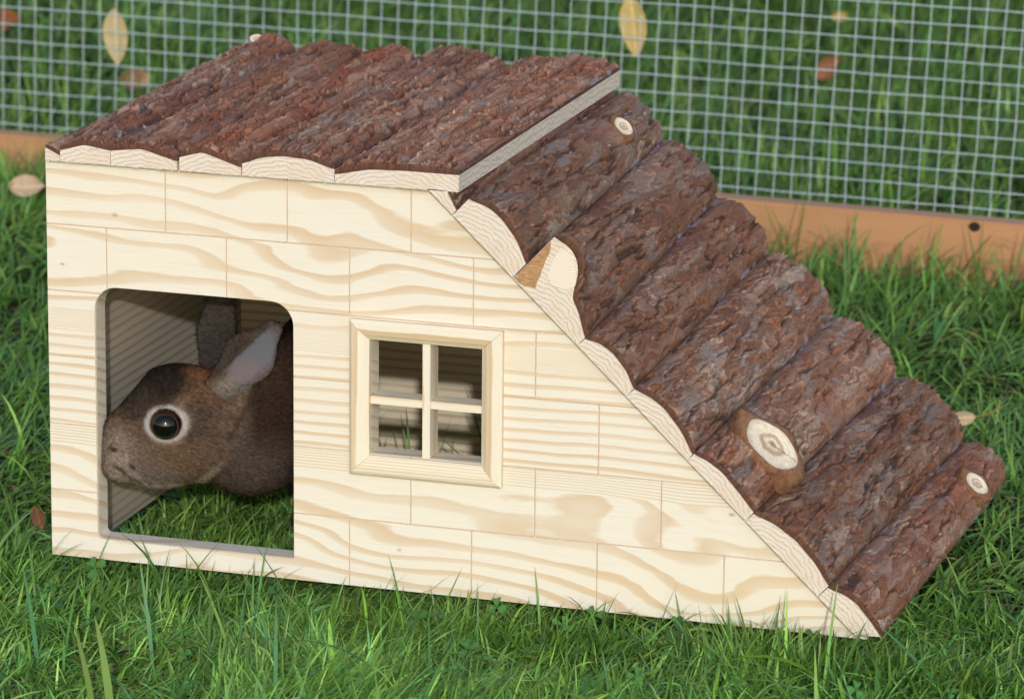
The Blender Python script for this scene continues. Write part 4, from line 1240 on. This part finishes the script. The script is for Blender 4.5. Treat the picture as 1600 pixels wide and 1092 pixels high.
fp = (vc[tri[ti]] * wt).sum(1); fn = (vn[tri[ti]] * wt).sum(1); fn /= np.linalg.norm(fn, axis=1)[:, None] + 1e-9
fq = (uvw[tri[ti]] * wt).sum(1)
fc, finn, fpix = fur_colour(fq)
back = E1 * 1.0 + np.array([0, 0, -.15])
ear_f = (fpix[:, 1] < 612) & (fpix[:, 0] > 330) & (fpix[:, 0] < 440) & (fq[:, 2] < -.004)
flow = np.tile(back, (NF, 1)); flow[ear_f] = E1 * .6 + np.array([0, 0, .8])
flow = flow - fn * (flow * fn).sum(1)[:, None]
fdir = flow + fn * .55 + RNG.normal(0, .28, (NF, 3)); fdir /= np.linalg.norm(fdir, axis=1)[:, None]
fl_len = RNG.uniform(.0016, .0038, NF) * np.where(ear_f, .45, 1) * (1 - .75 * np.clip(finn, 0, 1))
re_ = np.sqrt((fpix[:, 0] - 259) ** 2 + (fpix[:, 1] - 663) ** 2)
fl_len = fl_len * np.where(re_ < 36, .5, 1) * np.where(fpix[:, 0] < 230, .6, 1)
sd_ = np.cross(W[2], fdir); sd_ /= np.linalg.norm(sd_, axis=1)[:, None] + 1e-9
wv = RNG.uniform(.00010, .00020, NF)[:, None]
mid_ = fp + fdir * (fl_len * .55)[:, None] ; tip_ = fp + fdir * fl_len[:, None] - fn * (fl_len * .12)[:, None]
FV = np.stack([fp - sd_ * wv, fp + sd_ * wv, mid_ + sd_ * wv * .8, mid_ - sd_ * wv * .8, tip_], 1).reshape(-1, 3)
b = np.arange(NF) * 5
FFc = np.repeat(fc * RNG.uniform(.65, 1.4, (NF, 1)), 5, 0)
fur_me = mesh_np('fur', FV, [np.stack([b, b + 1, b + 2, b + 3], 1), np.stack([b + 3, b + 2, b + 4], 1)], FFc, smooth=True)
nn_ = np.repeat(fn * 1.0 + RNG.normal(0, .22, (NF, 3)), 5, 0); nn_ /= np.linalg.norm(nn_, axis=1)[:, None]
fur_me.normals_split_custom_set_from_vertices(nn_.astype(np.float32))
N_ = NT('rabbit_fur')
at_ = N_.n('ShaderNodeVertexColor', layer_name='Col')
N_.l(at_.outputs[0], N_.p.inputs['Base Color']); N_.p.inputs['Roughness'].default_value = .85; N_.p.inputs['Specular IOR Level'].default_value = .06
fur = obj('fur', fur_me, N_.m); fur.parent = rabbit; fur['kind'] = 'stuff'

# eyes
def ball(name, c, r, mat, parent, flat=1):
    bm = bmesh.new(); bmesh.ops.create_uvsphere(bm, u_segments=40, v_segments=24, radius=r)
    o = obj(name, bm_mesh(name, bm, True), mat, None, Matrix.Translation(Vector(c)))
    o.parent = parent; return o
N_ = NT('rabbit_eye'); m_ = N_.math
co_ = N_.coords()
dv = N_.n('ShaderNodeVectorMath', operation='DOT_PRODUCT'); N_.l(co_, dv.inputs[0]); dv.inputs[1].default_value = tuple(-E2 / .0094)
N_.l(N_.ramp(dv.outputs['Value'], [(.0, (.015, .008, .006)), (.60, (.030, .012, .008)), (.76, (.055, .022, .012)), (.80, (.004, .003, .003)), (1, (.003, .003, .003))]), N_.p.inputs['Base Color'])
N_.p.inputs['Roughness'].default_value = .06; N_.p.inputs['Specular IOR Level'].default_value = .5
N_.p.inputs['Coat Weight'].default_value = 0.0; N_.p.inputs['Coat Roughness'].default_value = .02
M_EYE = N_.m
for sgn in (-1, 1):
    q = loc(259, 663, -.0195); q = np.array([[q[0], q[1], sgn * .0187]])
    ball('eye', to_world(q)[0], .0113, M_EYE, rabbit)
# whiskers
VV = []; FF = []; base = 0
for k in range(7):
    s_ = -1 if k < 5 else 1
    q0 = loc(192 + (k % 3) * 7, 722 + (k // 3 % 3) * 8, 0); q0[2] = s_ * .0145
    P0 = to_world(q0[None])[0]
    dr = -E2 * (-s_) * -1.0
    d0 = E1 * (.6 + .5 * random.random()) * (1) + np.array([0, 0, random.uniform(-.35, .25)]) + E2 * s_ * .55
    t = np.linspace(0, 1, 8)[:, None]
    P = P0 + d0 * t * random.uniform(.022, .032) + np.array([0, 0, -.006]) * t ** 2
    wire(P, .00007)
M_WHISK = plain('whisker', (.28, .25, .22), .4, .4, 100, .1, 0)
o = obj('whisker', mesh_np('whisker', np.concatenate(VV), np.concatenate(FF)), M_WHISK); o.parent = rabbit; o['kind'] = 'stuff'
